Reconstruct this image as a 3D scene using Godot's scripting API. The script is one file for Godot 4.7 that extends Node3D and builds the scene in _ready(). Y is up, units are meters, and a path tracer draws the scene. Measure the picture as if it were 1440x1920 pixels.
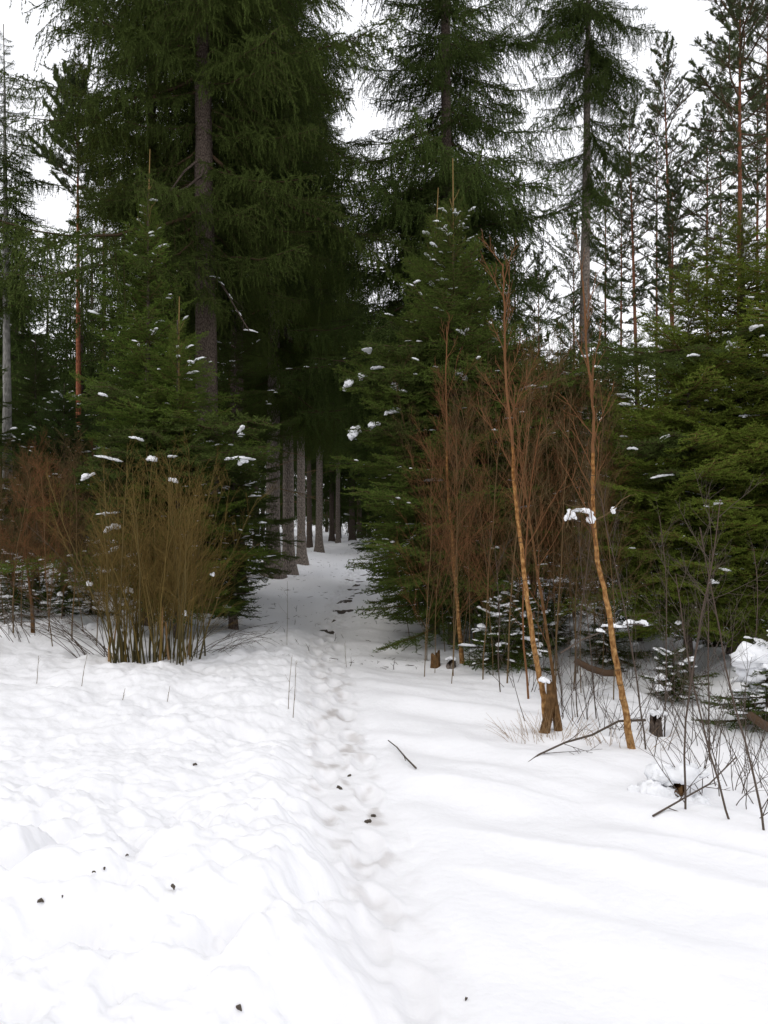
extends Node3D
# A snowy forest edge: a trodden path leads between tall spruces. Camera at the origin, 1.6 m up, looking along -z.

const F := 1478.0        # focal length in photograph pixels, used to turn measured photograph places into metres
const EYE := 1.6
var M := {}
var boughs := {}         # "young_1" -> [[mesh, anchors], ...]
var blobs: Array[ArrayMesh] = []
var used := {}
var n_low := FastNoiseLite.new()
var n_mid := FastNoiseLite.new()
var n_cell := FastNoiseLite.new()
var n_fine := FastNoiseLite.new()

# ---------------------------------------------------------------- mesh buffer
class Buf:
	var v := PackedVector3Array()
	var n := PackedVector3Array()
	var c := PackedColorArray()
	var i := PackedInt32Array()
	func tube(pts: PackedVector3Array, radii: PackedFloat32Array, sides: int, col0: Color, col1: Color, rough := 0.0, nz: FastNoiseLite = null, cap := false) -> void:
		var k := pts.size()
		var first := v.size()
		var side := Vector3.RIGHT
		for a in k:
			var d: Vector3 = (pts[mini(a + 1, k - 1)] - pts[maxi(a - 1, 0)]).normalized()
			if a == 0:
				side = d.cross(Vector3(0.31, 0.17, 0.93)).normalized()
			side = (side - d * side.dot(d)).normalized()
			var up: Vector3 = d.cross(side)
			var col := col0.lerp(col1, float(a) / (k - 1))
			for s in sides:
				var an := TAU * s / sides
				var out: Vector3 = side * cos(an) + up * sin(an)
				var r := radii[a]
				if nz:
					var q: Vector3 = pts[a] + out * 0.3
					r *= 1.0 + rough * nz.get_noise_3d(q.x * 9.0, q.y * 3.0, q.z * 9.0)
				v.append(pts[a] + out * r)
				n.append(out)
				c.append(col)
		for a in k - 1:
			for s in sides:
				var p := first + a * sides + s
				var q := first + a * sides + (s + 1) % sides
				i.append_array([p, p + sides, q, q, p + sides, q + sides])
		if cap:
			var mid := v.size()
			var d2: Vector3 = (pts[k - 1] - pts[k - 2]).normalized()
			v.append(pts[k - 1]); n.append(d2); c.append(col1)
			for s in sides:
				v.append(v[first + (k - 1) * sides + s]); n.append(d2); c.append(col1)
			for s in sides:
				i.append_array([mid, mid + 1 + (s + 1) % sides, mid + 1 + s])
	func stick(a: Vector3, b: Vector3, r0: float, r1: float, col: Color) -> void:
		tube(PackedVector3Array([a, b]), PackedFloat32Array([r0, r1]), 3, col, col)
	func needle(p: Vector3, tip: Vector3, side: Vector3, col: Color) -> void:
		var f := v.size()
		v.append(p - side); v.append(p + side); v.append(tip)
		c.append(col); c.append(col); c.append(col)
		i.append(f); i.append(f + 1); i.append(f + 2)
	func arrays(normals := true) -> Array:
		var a := []
		a.resize(Mesh.ARRAY_MAX)
		a[Mesh.ARRAY_VERTEX] = v
		if normals:
			a[Mesh.ARRAY_NORMAL] = n
		a[Mesh.ARRAY_COLOR] = c
		a[Mesh.ARRAY_INDEX] = i
		return a
	func mesh(m: Material) -> ArrayMesh:
		var me := ArrayMesh.new()
		me.add_surface_from_arrays(Mesh.PRIMITIVE_TRIANGLES, arrays())
		me.surface_set_material(0, m)
		return me

# ---------------------------------------------------------------- scene helpers
func rnd(s: int) -> RandomNumberGenerator:
	var r := RandomNumberGenerator.new()
	r.seed = s * 7919 + 13
	return r

func numbered(called: String) -> String:
	var k: int = used.get(called, 0)
	used[called] = k + 1
	return called if k == 0 else "%s_%03d" % [called, k]

func tag(o: Node, label: String, category: String, group := "") -> void:
	o.set_meta("label", label)
	o.set_meta("category", category)
	if group:
		o.set_meta("group", group)

func thing(called: String, label: String, category: String, at: Vector3, group := "") -> Node3D:
	var o := Node3D.new()
	o.name = numbered(called)
	add_child(o)
	o.position = at
	tag(o, label, category, group)
	return o

func part(called: String, me: Mesh, parent: Node, at := Vector3.ZERO) -> MeshInstance3D:
	var o := MeshInstance3D.new()
	o.mesh = me
	var k := 0
	var nm := called
	while parent.has_node(nm):
		k += 1
		nm = "%s_%03d" % [called, k]
	o.name = nm
	parent.add_child(o, true)
	o.position = at
	return o

func copies(called: String, me: Mesh, tr: Array, cols: Array, parent: Node) -> MultiMeshInstance3D:
	var mm := MultiMesh.new()
	mm.transform_format = MultiMesh.TRANSFORM_3D
	mm.use_colors = true
	mm.mesh = me
	mm.instance_count = tr.size()
	for k in tr.size():
		mm.set_instance_transform(k, tr[k])
		mm.set_instance_color(k, cols[k])
	var o := MultiMeshInstance3D.new()
	o.multimesh = mm
	var k2 := 0
	var nm := called
	while parent.has_node(nm):
		k2 += 1
		nm = "%s_%03d" % [called, k2]
	o.name = nm
	parent.add_child(o, true)
	o.set_meta("kind", "stuff")
	return o

func gather(called: String, list: Dictionary, t: Node3D) -> void:   # one part whose boughs are shared meshes
	var g := Node3D.new()
	g.name = called
	t.add_child(g, true)
	for me in list:
		copies("bough", me, list[me][0], list[me][1], g)

const ORDER := ["first", "second", "third", "fourth", "fifth", "sixth", "seventh", "eighth", "ninth", "tenth"]
var counted := {}
func placed(what: String, px: float, marks: Array) -> String:   # a label by the place between two marked things, counted from the left
	var where: String = "left of " + marks[0][1]
	for k in marks.size():
		if px >= marks[k][0]:
			where = "right of " + marks[k][1] if k == marks.size() - 1 else "between %s and %s" % [marks[k][1], marks[k + 1][1]]
	var n: int = counted.get(what + where, 0)
	counted[what + where] = n + 1
	return "%s %s, %s from left" % [what, where, ORDER[mini(n, 9)]]

func X(px: float, d: float) -> float:
	return (px - 720.0) * d / F

func H(py: float, d: float) -> float:
	return EYE + (960.0 - py) * d / F

func on_ground(px: float, d: float, sink := 0.0) -> Vector3:
	var x := X(px, d)
	return Vector3(x, ground_h(x, -d) - sink, -d)

func flat(px: float, py: float, sink := 0.0) -> Vector3:   # a place measured on the level ground
	return on_ground(px, F * EYE / (py - 960.0), sink)

# ---------------------------------------------------------------- terrain
func ramp(pts: Array, t: float) -> float:
	for k in pts.size() - 1:
		if t < pts[k + 1][0] or k == pts.size() - 2:
			var u: float = clampf((t - pts[k][0]) / (pts[k + 1][0] - pts[k][0]), 0.0, 1.0)
			return lerpf(pts[k][1], pts[k + 1][1], u * u * (3.0 - 2.0 * u) * 0.4 + u * 0.6)
	return 0.0

const PATH := [[0.0, 0.15], [2.8, 0.04], [3.7, -0.10], [4.8, -0.26], [7.0, -0.48], [9.8, -0.74], [14.8, -0.82], [20.6, -0.80], [26.0, -0.62], [31.0, -0.2], [40.0, 1.2], [60.0, 5.0]]
const EDGE := [[0.0, 3.0], [3.0, 2.4], [3.9, 2.05], [4.7, 1.85], [5.3, 1.8], [5.9, 1.35], [7.0, 1.25], [9.0, 1.5], [14.0, 2.4]]

const HEAP := [[-0.62, 3.45, 0.30, 0.09], [-0.27, 3.35, 0.17, 0.08], [-0.42, 2.95, 0.16, 0.07], [-0.80, 2.95, 0.22, 0.06], [-1.15, 2.95, 0.20, 0.07], [-0.55, 2.62, 0.10, -0.08], [-0.80, 2.60, 0.09, -0.07], [-0.35, 2.55, 0.18, 0.08], [-0.10, 2.62, 0.10, 0.06], [-1.02, 2.62, 0.07, -0.06], [-0.28, 3.02, 0.07, -0.06], [-1.35, 3.35, 0.10, -0.07], [-1.22, 3.5, 0.06, -0.05], [-1.7, 3.2, 0.3, 0.06], [-1.75, 6.2, 0.10, -0.09], [-0.62, 4.9, 0.25, 0.05], [-1.5, 4.6, 0.3, 0.04], [-0.75, 6.6, 0.3, 0.04], [-0.45, 4.2, 0.14, 0.05], [-0.9, 4.1, 0.2, 0.04]]

func lump(x: float, z: float, f: float) -> float:
	var w := n_mid.get_noise_2d(x * 1.7 + 40.0, z * 1.7) * 0.12
	var d := n_cell.get_noise_2d((x + w) * f, (z - w) * f) + 1.0
	return 1.0 - d * d * 1.4

func ground_h(x: float, z: float) -> float:
	var d := -z
	if d > 60.0 or d < -6.0 or absf(x) > 40.0:
		return 0.35 * n_low.get_noise_2d(x * 0.05, z * 0.05)
	var h := 0.10 * n_low.get_noise_2d(x * 0.22, z * 0.22) * smoothstep(3.0, 9.0, d)
	var px := ramp(PATH, d)
	var off := x - px
	var wild := n_mid.get_noise_2d(x * 1.1, z * 1.1)
	var left := smoothstep(0.05, -0.45, off + wild * 0.12)
	var near := 1.0 - smoothstep(9.0, 13.0, d)
	var right := smoothstep(0.1, 0.7, off + wild * 0.1)
	# the heap of shovelled snow on the left and the clumpy snow behind it
	var hx := (x + 1.05 + 0.15 * wild) / 0.95
	var hz := (d - 2.75) / 0.85
	var heap := exp(-hx * hx - hz * hz)
	h += 0.12 * heap
	if left > 0.0 and near > 0.0:
		var big := 1.0 - smoothstep(3.3, 5.2, d)
		var l1 := lump(x, z, 2.6)
		var l2 := lump(x + 11.0, z, 6.5)
		var l3 := lump(x, z + 7.0, 13.0)
		var patch := smoothstep(-0.35, 0.35, n_low.get_noise_2d(x * 0.8 + 9.0, z * 0.8))
		h += left * near * (big * (0.10 * l1 + 0.040 * l2) + (1.0 - big) * 0.045 * l1 + patch * (0.026 * l2 + 0.008 * l3))
		h += left * near * (0.05 * wild + (0.034 * big + 0.020) * n_mid.get_noise_2d(x * 4.5, z * 4.5) + 0.007 * (1.0 - absf(n_mid.get_noise_2d(x * 7.0 + 3.0, z * 7.0)) * 3.0))
		for q in HEAP:
			var gx: float = (x - q[0]) / q[2]
			var gz: float = (d - q[1]) / q[2]
			var gg := gx * gx + gz * gz
			if gg < 6.0:
				h += left * (0.7 if q[3] > 0.0 else 1.25) * q[3] * exp(-gg * gg * 0.5 if q[3] > 0.0 else -gg)
	# wind-smoothed drifts on the right, running down towards the ditch
	if right > 0.0 and near > 0.0:
		var u := x * 0.55 + d * 0.85
		var w := x * 0.85 - d * 0.55
		var drift := n_low.get_noise_2d(u * 1.5 + 3.0, w * 0.42)
		var ridge := 1.0 - absf(n_low.get_noise_2d(u * 0.95 + 20.0, w * 0.33 + 5.0)) * 2.2
		h += right * near * (0.05 * drift + 0.03 * ridge * (1.0 - smoothstep(6.0, 8.0, d)) - 0.02)
		h += right * near * 0.012 * n_mid.get_noise_2d(x * 2.4, z * 2.4)
	# the trodden trench of the path
	var half := lerpf(0.17, 0.24, smoothstep(2.5, 4.0, d)) + 0.07 * wild
	var trench := 1.0 - smoothstep(half * 0.45, half * 1.8, absf(off))
	h -= trench * lerpf(0.06, 0.045, smoothstep(8.0, 14.0, d)) * smoothstep(1.0, 2.6, d)
	if trench > 0.0:
		h += trench * (0.016 * lump(x, z, 4.2) + 0.012 * lump(x + 3.0, z, 9.0))
	if absf(off) < 0.6 and d > 1.5 and d < 22.0:   # boot prints
		var step_n := int(floor(d / 0.31))
		for k in [step_n - 1, step_n, step_n + 1]:
			var rr := fposmod(sin(k * 12.9898) * 43758.5, 1.0)
			var fx: float = (off - (0.085 if k % 2 == 0 else -0.085) - (rr - 0.5) * 0.16) / 0.062
			var fz: float = (d - (k + 0.5) * 0.31 - (rr - 0.5) * 0.14) / 0.145
			var q := fx * fx + fz * fz
			h -= 0.034 * exp(-q * q * 0.8) - 0.010 * exp(-(q - 1.9) * (q - 1.9) * 1.5)
	# the ditch and the uneven forest floor behind it
	var e := x - ramp(EDGE, d) + 0.12 * wild
	var ditch := smoothstep(0.0, 0.55, e) * (1.0 - 0.75 * smoothstep(1.3, 2.6, e)) * (1.0 - smoothstep(8.5, 12.0, d)) * smoothstep(1.5, 3.0, d)
	h -= 0.26 * ditch
	var floor_w := maxf(smoothstep(0.1, 0.9, e), maxf(smoothstep(1.0, 2.5, off) * smoothstep(9.0, 11.0, d), smoothstep(-1.2, -2.6, off) * smoothstep(8.0, 10.0, d)))
	if floor_w > 0.0:
		h += floor_w * (0.11 * lump(x, z, 1.6) + 0.035 * lump(x + 5.0, z, 4.0) + 0.06 * n_mid.get_noise_2d(x * 0.8, z * 0.8))
	if d > 9.0:
		h += 0.022 * lump(x + 9.0, z, 3.3) * smoothstep(9.0, 12.0, d) * (1.0 - smoothstep(0.0, 0.1, trench) * 0.6)
	return h

func steps(spans: Array) -> PackedFloat32Array:   # [[from, to, step], ...]
	var out := PackedFloat32Array()
	for s in spans:
		var count := int(ceil(absf(s[1] - s[0]) / s[2]))
		for k in count:
			out.append(lerpf(s[0], s[1], float(k) / count))
	out.append(spans[-1][1])
	return out

func sheet(xs: PackedFloat32Array, ds: PackedFloat32Array, mat: Material, lift: Callable, tint: Callable) -> ArrayMesh:
	var b := Buf.new()
	var w := xs.size()
	for d in ds:
		for x in xs:
			b.v.append(Vector3(x, lift.call(x, -d), -d))
			b.c.append(tint.call(x, -d))
	var k := ds.size()
	b.n.resize(b.v.size())
	for r in k:
		for q in w:
			var a := b.v[r * w + mini(q + 1, w - 1)] - b.v[r * w + maxi(q - 1, 0)]
			var e := b.v[mini(r + 1, k - 1) * w + q] - b.v[maxi(r - 1, 0) * w + q]
			b.n[r * w + q] = a.cross(e).normalized()
	for r in k - 1:
		for q in w - 1:
			var p := r * w + q
			b.i.append_array([p, p + w, p + 1, p + 1, p + w, p + w + 1])
	return b.mesh(mat)

# ---------------------------------------------------------------- foliage pieces
func brush(b: Buf, p0: Vector3, p1: Vector3, nl: float, nw: float, step: float, col: Color, r: RandomNumberGenerator) -> void:
	var ax := p1 - p0
	var ln := ax.length()
	if ln < 0.005:
		return
	ax /= ln
	var s1 := ax.cross(Vector3(0.21, 0.93, 0.3)).normalized()
	var s2 := ax.cross(s1)
	var count := int(ln / step) + 1
	var an := r.randf() * TAU
	for k in count:
		an += 2.39996
		var out := s1 * cos(an) + s2 * sin(an)
		var t := (k + r.randf()) / count
		var p := p0 + ax * (ln * t)
		var l := nl * r.randf_range(0.75, 1.15)
		b.needle(p, p + (ax * 0.72 + out * 0.7) * l, ax.cross(out) * nw * 0.5, col * r.randf_range(0.8, 1.15))
	for k in 3:   # the tip of the twig
		var out2 := s1 * cos(an + k * 2.1) + s2 * sin(an + k * 2.1)
		b.needle(p1 - ax * nl * 0.3, p1 + ax * nl * 0.8 + out2 * nl * 0.25, out2.cross(ax) * nw * 0.5, col * 1.1)

func make_bough(L: float, hang: float, sd: int, fine := 1.0) -> Array:
	var r := rnd(sd)
	var nb := Buf.new()
	var wb := Buf.new()
	var anchors := []
	var wood := Color(1, 1, 1)
	var steps_n := 9
	var axis := PackedVector3Array()
	var rad := PackedFloat32Array()
	var bend := r.randf_range(-0.08, 0.08)
	for k in steps_n + 1:
		var t := float(k) / steps_n
		var y: float
		if hang > 0.0:
			y = L * (-0.42 * t + 0.34 * t * t)
		else:
			y = L * (-0.16 * t + 0.15 * t * t)
		axis.append(Vector3(L * t, y + r.randf_range(-0.01, 0.01) * L, bend * L * t * t))
		rad.append(lerpf(0.004 + 0.007 * L, 0.003, t))
	wb.tube(axis, rad, 4, wood, wood * 0.9)
	var nl := (0.021 if hang <= 0.0 else 0.025) * fine
	var nw := (0.0075 if hang <= 0.0 else 0.0085) * fine
	var step := 0.0078 * fine
	var gap := fine if fine > 2.0 else minf(fine, 1.1)
	var at := func(t: float) -> Vector3:
		var f := clampf(t, 0.0, 0.9999) * steps_n
		return axis[int(f)].lerp(axis[int(f) + 1], f - int(f))
	var s := 0.06 * L
	var flip := 1.0
	while s < L:
		var t := s / L
		var p: Vector3 = at.call(t)
		var fw: Vector3 = (at.call(t + 0.06) - at.call(t - 0.06)).normalized()
		var ls := L * 0.46 * pow(1.0 - t, 0.75) * minf(1.0, 0.35 + t * 3.0) * r.randf_range(0.7, 1.15) + 0.05
		var ang := deg_to_rad(r.randf_range(42.0, 66.0))
		var dir := (fw * cos(ang) + Vector3(0, 0, flip) * sin(ang) + Vector3(0, r.randf_range(-0.22, 0.10) + hang * r.randf_range(-0.9, 0.4), 0)).normalized()
		var sag := Vector3(0, -ls * (0.10 + 0.35 * hang), 0)
		var q0 := p
		var segs := maxi(1, int(ls / 0.18))
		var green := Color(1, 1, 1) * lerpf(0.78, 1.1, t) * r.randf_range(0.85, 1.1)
		for k in segs:
			var u0 := float(k) / segs
			var u1 := float(k + 1) / segs
			var q1 := p + dir * ls * u1 + sag * u1 * u1
			wb.stick(q0, q1, lerpf(0.004, 0.002, u0), lerpf(0.004, 0.002, u1), wood * 0.9)
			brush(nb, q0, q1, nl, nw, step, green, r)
			# finer twigs
			var c := 0.0
			while c < (q1 - q0).length():
				var u := u0 + (u1 - u0) * c / (q1 - q0).length()
				var e0 := q0.lerp(q1, c / (q1 - q0).length())
				var fl := 1.0 if r.randf() < 0.5 else -1.0
				var sd_dir := dir.cross(Vector3.UP).normalized() * fl
				var tl := minf(0.22, 0.05 + ls * 0.38 * (1.0 - u)) * r.randf_range(0.6, 1.2)
				var td: Vector3
				if hang > 0.0 and r.randf() < 0.25 + 0.55 * hang:
					tl = hang * pow(r.randf(), 1.6) * 0.42 + 0.06 
					td = (Vector3.DOWN + dir * r.randf_range(0.05, 0.5) + sd_dir * r.randf_range(0.0, 0.35)).normalized()
				else:
					td = (dir * 0.75 + sd_dir * 0.65 + Vector3(0, r.randf_range(-0.3, 0.1), 0)).normalized()
				var e1 := e0 + td * tl * 0.5
				var e2 := e1 + td * tl * 0.45 + Vector3(r.randf_range(-0.02, 0.02), 0.015, r.randf_range(-0.02, 0.02))
				if hang > 0.0:
					var td2 := (td + Vector3(r.randf_range(-0.3, 0.3), -0.5 if td.y < -0.4 else 0.3, r.randf_range(-0.3, 0.3))).normalized()
					e2 = e1 + td2 * tl * 0.55
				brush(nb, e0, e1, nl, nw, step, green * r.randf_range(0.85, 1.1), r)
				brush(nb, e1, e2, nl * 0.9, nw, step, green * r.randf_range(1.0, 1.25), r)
				c += (0.042 if hang <= 0.0 else 0.046) * gap * r.randf_range(0.8, 1.3)
			q0 = q1
		anchors.append([p.lerp(q0, 0.55) + Vector3(0, 0.012, 0), dir, ls])
		anchors.append([p + Vector3(0, 0.012, 0), fw, 0.2])
		flip = -flip
		s += (0.038 if L < 1.2 else 0.050) * gap * r.randf_range(0.8, 1.25)
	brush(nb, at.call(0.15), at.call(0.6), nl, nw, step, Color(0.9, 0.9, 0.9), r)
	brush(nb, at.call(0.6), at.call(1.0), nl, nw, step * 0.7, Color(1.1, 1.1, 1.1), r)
	var me := ArrayMesh.new()
	me.add_surface_from_arrays(Mesh.PRIMITIVE_TRIANGLES, nb.arrays(false))
	me.surface_set_material(0, M.needles)
	me.add_surface_from_arrays(Mesh.PRIMITIVE_TRIANGLES, wb.arrays())
	me.surface_set_material(1, M.twig_wood)
	return [me, anchors, L]

func make_pine_bough(L: float, sd: int) -> Array:
	var r := rnd(sd)
	var nb := Buf.new()
	var wb := Buf.new()
	var tufts := []
	var p := Vector3.ZERO
	var d := Vector3(1, 0.12, 0).normalized()
	var segs := 6
	for k in segs:
		var q := p + d * (L / segs)
		wb.stick(p, q, lerpf(0.03, 0.008, float(k) / segs) * L / 2.0, lerpf(0.03, 0.008, float(k + 1) / segs) * L / 2.0, Color(1, 1, 1))
		if k >= 1:
			for m in 5:
				var sdv := (d * 0.7 + Vector3(0, r.randf_range(-0.1, 0.6), (1.0 if m % 2 == 0 else -1.0) * r.randf_range(0.5, 1.0))).normalized()
				var sl := L * r.randf_range(0.14, 0.34) * (1.15 - float(k) / segs)
				var e := p.lerp(q, r.randf())
				var e1 := e + sdv * sl
				wb.stick(e, e1, 0.008, 0.004, Color(0.9, 0.9, 0.9))
				tufts.append([e1, sdv])
				for w in 5:
					var s2 := (sdv + Vector3(r.randf_range(-0.8, 0.8), r.randf_range(-0.2, 0.7), r.randf_range(-0.8, 0.8))).normalized()
					var f0 := e.lerp(e1, r.randf_range(0.35, 0.9))
					var f1 := f0 + s2 * sl * r.randf_range(0.25, 0.5)
					wb.stick(f0, f1, 0.005, 0.003, Color(0.8, 0.8, 0.8))
					tufts.append([f1, s2])
		d = (d + Vector3(0, r.randf_range(-0.05, 0.16), r.randf_range(-0.2, 0.2))).normalized()
		p = q
	tufts.append([p, d])
	for t in tufts:
		var col := Color(1, 1, 1) * r.randf_range(0.8, 1.2)
		for k in 30:
			var nd: Vector3 = (t[1] * 0.9 + Vector3(r.randf_range(-1, 1), r.randf_range(-0.8, 1), r.randf_range(-1, 1))).normalized()
			var b0: Vector3 = t[0] - t[1] * r.randf_range(0.0, 0.14)
			nb.needle(b0, b0 + nd * r.randf_range(0.045, 0.085), nd.cross(Vector3(0.3, 0.5, 0.8)).normalized() * 0.0045, col * r.randf_range(0.85, 1.1))
	var me := ArrayMesh.new()
	me.add_surface_from_arrays(Mesh.PRIMITIVE_TRIANGLES, nb.arrays(false))
	me.surface_set_material(0, M.pine_needles)
	me.add_surface_from_arrays(Mesh.PRIMITIVE_TRIANGLES, wb.arrays())
	me.surface_set_material(1, M.twig_wood)
	return [me, [], L]

func make_blob(sd: int, stretch: Vector3, rough: float, rows := 10, cols := 16) -> ArrayMesh:
	var b := Buf.new()
	var nz := FastNoiseLite.new()
	nz.seed = sd
	nz.frequency = 1.3
	for a in rows + 1:
		var th := PI * a / rows
		for q in cols:
			var ph := TAU * q / cols
			var dir := Vector3(sin(th) * cos(ph), cos(th), sin(th) * sin(ph))
			var rr := 1.0 + rough * nz.get_noise_3dv(dir * 1.1) + rough * 0.5 * nz.get_noise_3dv(dir * 3.0)
			var p := dir * rr * stretch
			if p.y < 0.0:
				p.y *= 0.45
			b.v.append(p)
			b.c.append(Color(1, 1, 1))
	b.n.resize(b.v.size())
	for a in rows:
		for q in cols:
			var p := a * cols + q
			var p2 := a * cols + (q + 1) % cols
			for tr in [[p, p2, p + cols], [p2, p2 + cols, p + cols]]:
				b.i.append_array(tr)
				var fn := (b.v[tr[2]] - b.v[tr[0]]).cross(b.v[tr[1]] - b.v[tr[0]])
				for w in tr:
					b.n[w] += fn
	for a in b.n.size():
		b.n[a] = b.n[a].normalized() if b.n[a].length() > 1e-9 else Vector3(0, 1 if a < cols else -1, 0)
	return b.mesh(M.snow_clump)

func make_cluster(sd: int) -> ArrayMesh:   # heaped snow: several rounded lumps grown together, about 2 across
	var r := rnd(sd)
	var st := SurfaceTool.new()
	st.begin(Mesh.PRIMITIVE_TRIANGLES)
	for k in 9:
		var x := lerpf(-0.8, 0.8, k / 8.0) + r.randf_range(-0.1, 0.1)
		var sz := r.randf_range(0.26, 0.48) * (1.1 - 0.5 * absf(x))
		var b := make_blob(sd * 11 + k, Vector3(sz * r.randf_range(0.9, 1.5), sz * r.randf_range(0.8, 1.3), sz), 0.6, 9, 12)
		var drop := -0.35 * x * x * r.randf_range(0.2, 1.2)
		st.append_from(b, 0, Transform3D(Basis(Vector3.UP, r.randf() * 6.0) * Basis(Vector3.BACK, r.randf_range(-0.5, 0.5)), Vector3(x, drop + r.randf_range(-0.08, 0.12), r.randf_range(-0.35, 0.35))))
	var me := st.commit()
	me.surface_set_material(0, M.snow_clump)
	return me

# ---------------------------------------------------------------- trees
func trunk_mesh(h: float, r0: float, lean: Vector3, mat: Material, sd: int, flare := 0.55, low := Color(1, 1, 1), top := 0.008, sides := 14) -> ArrayMesh:
	var r := rnd(sd)
	var b := Buf.new()
	var pts := PackedVector3Array()
	var rad := PackedFloat32Array()
	var k := maxi(10, int(h * 2.2))
	var wob := Vector3.ZERO
	for a in k + 1:
		var t := float(a) / k
		var y := h * t * t * 0.25 + h * t * 0.75
		t = y / h
		wob += Vector3(r.randf_range(-1, 1), 0, r.randf_range(-1, 1)) * 0.006
		pts.append(lean * t * h + Vector3(0, y - (0.25 if a == 0 else 0.0), 0) + wob)
		rad.append(maxf(top, r0 * pow(1.0 - t, 0.8)) * (1.0 + flare * exp(-y / 0.28) + flare * 0.6 * exp(-y / 0.08)))
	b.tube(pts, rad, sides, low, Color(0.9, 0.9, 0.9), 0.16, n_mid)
	return b.mesh(mat)

func pick(kind: String, L: float, r: RandomNumberGenerator) -> Array:
	var best := ""
	var gap := 1e9
	for key in boughs:
		if key.begins_with(kind):
			var g := absf(log(boughs[key][0][2] / L))
			if g < gap:
				gap = g
				best = key
	return boughs[best][r.randi() % boughs[best].size()]

func bough_at(list: Dictionary, B: Array, p: Vector3, az: float, el: float, L: float, col: Color, r: RandomNumberGenerator, flatten := 1.0) -> Transform3D:
	var x := Vector3(cos(az) * cos(el), sin(el), sin(az) * cos(el))
	var z := x.cross(Vector3.UP).normalized() if absf(el) < 1.4 else Vector3(sin(az), 0, -cos(az))
	var y := z.cross(x).normalized()
	var k: float = L / B[2]
	var t := Transform3D(Basis(x * k, y * k * flatten, z * k).rotated(x, r.randf_range(-0.25, 0.25)), p)
	if not list.has(B[0]):
		list[B[0]] = [[], []]
	list[B[0]][0].append(t)
	list[B[0]][1].append(col)
	return t

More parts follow.
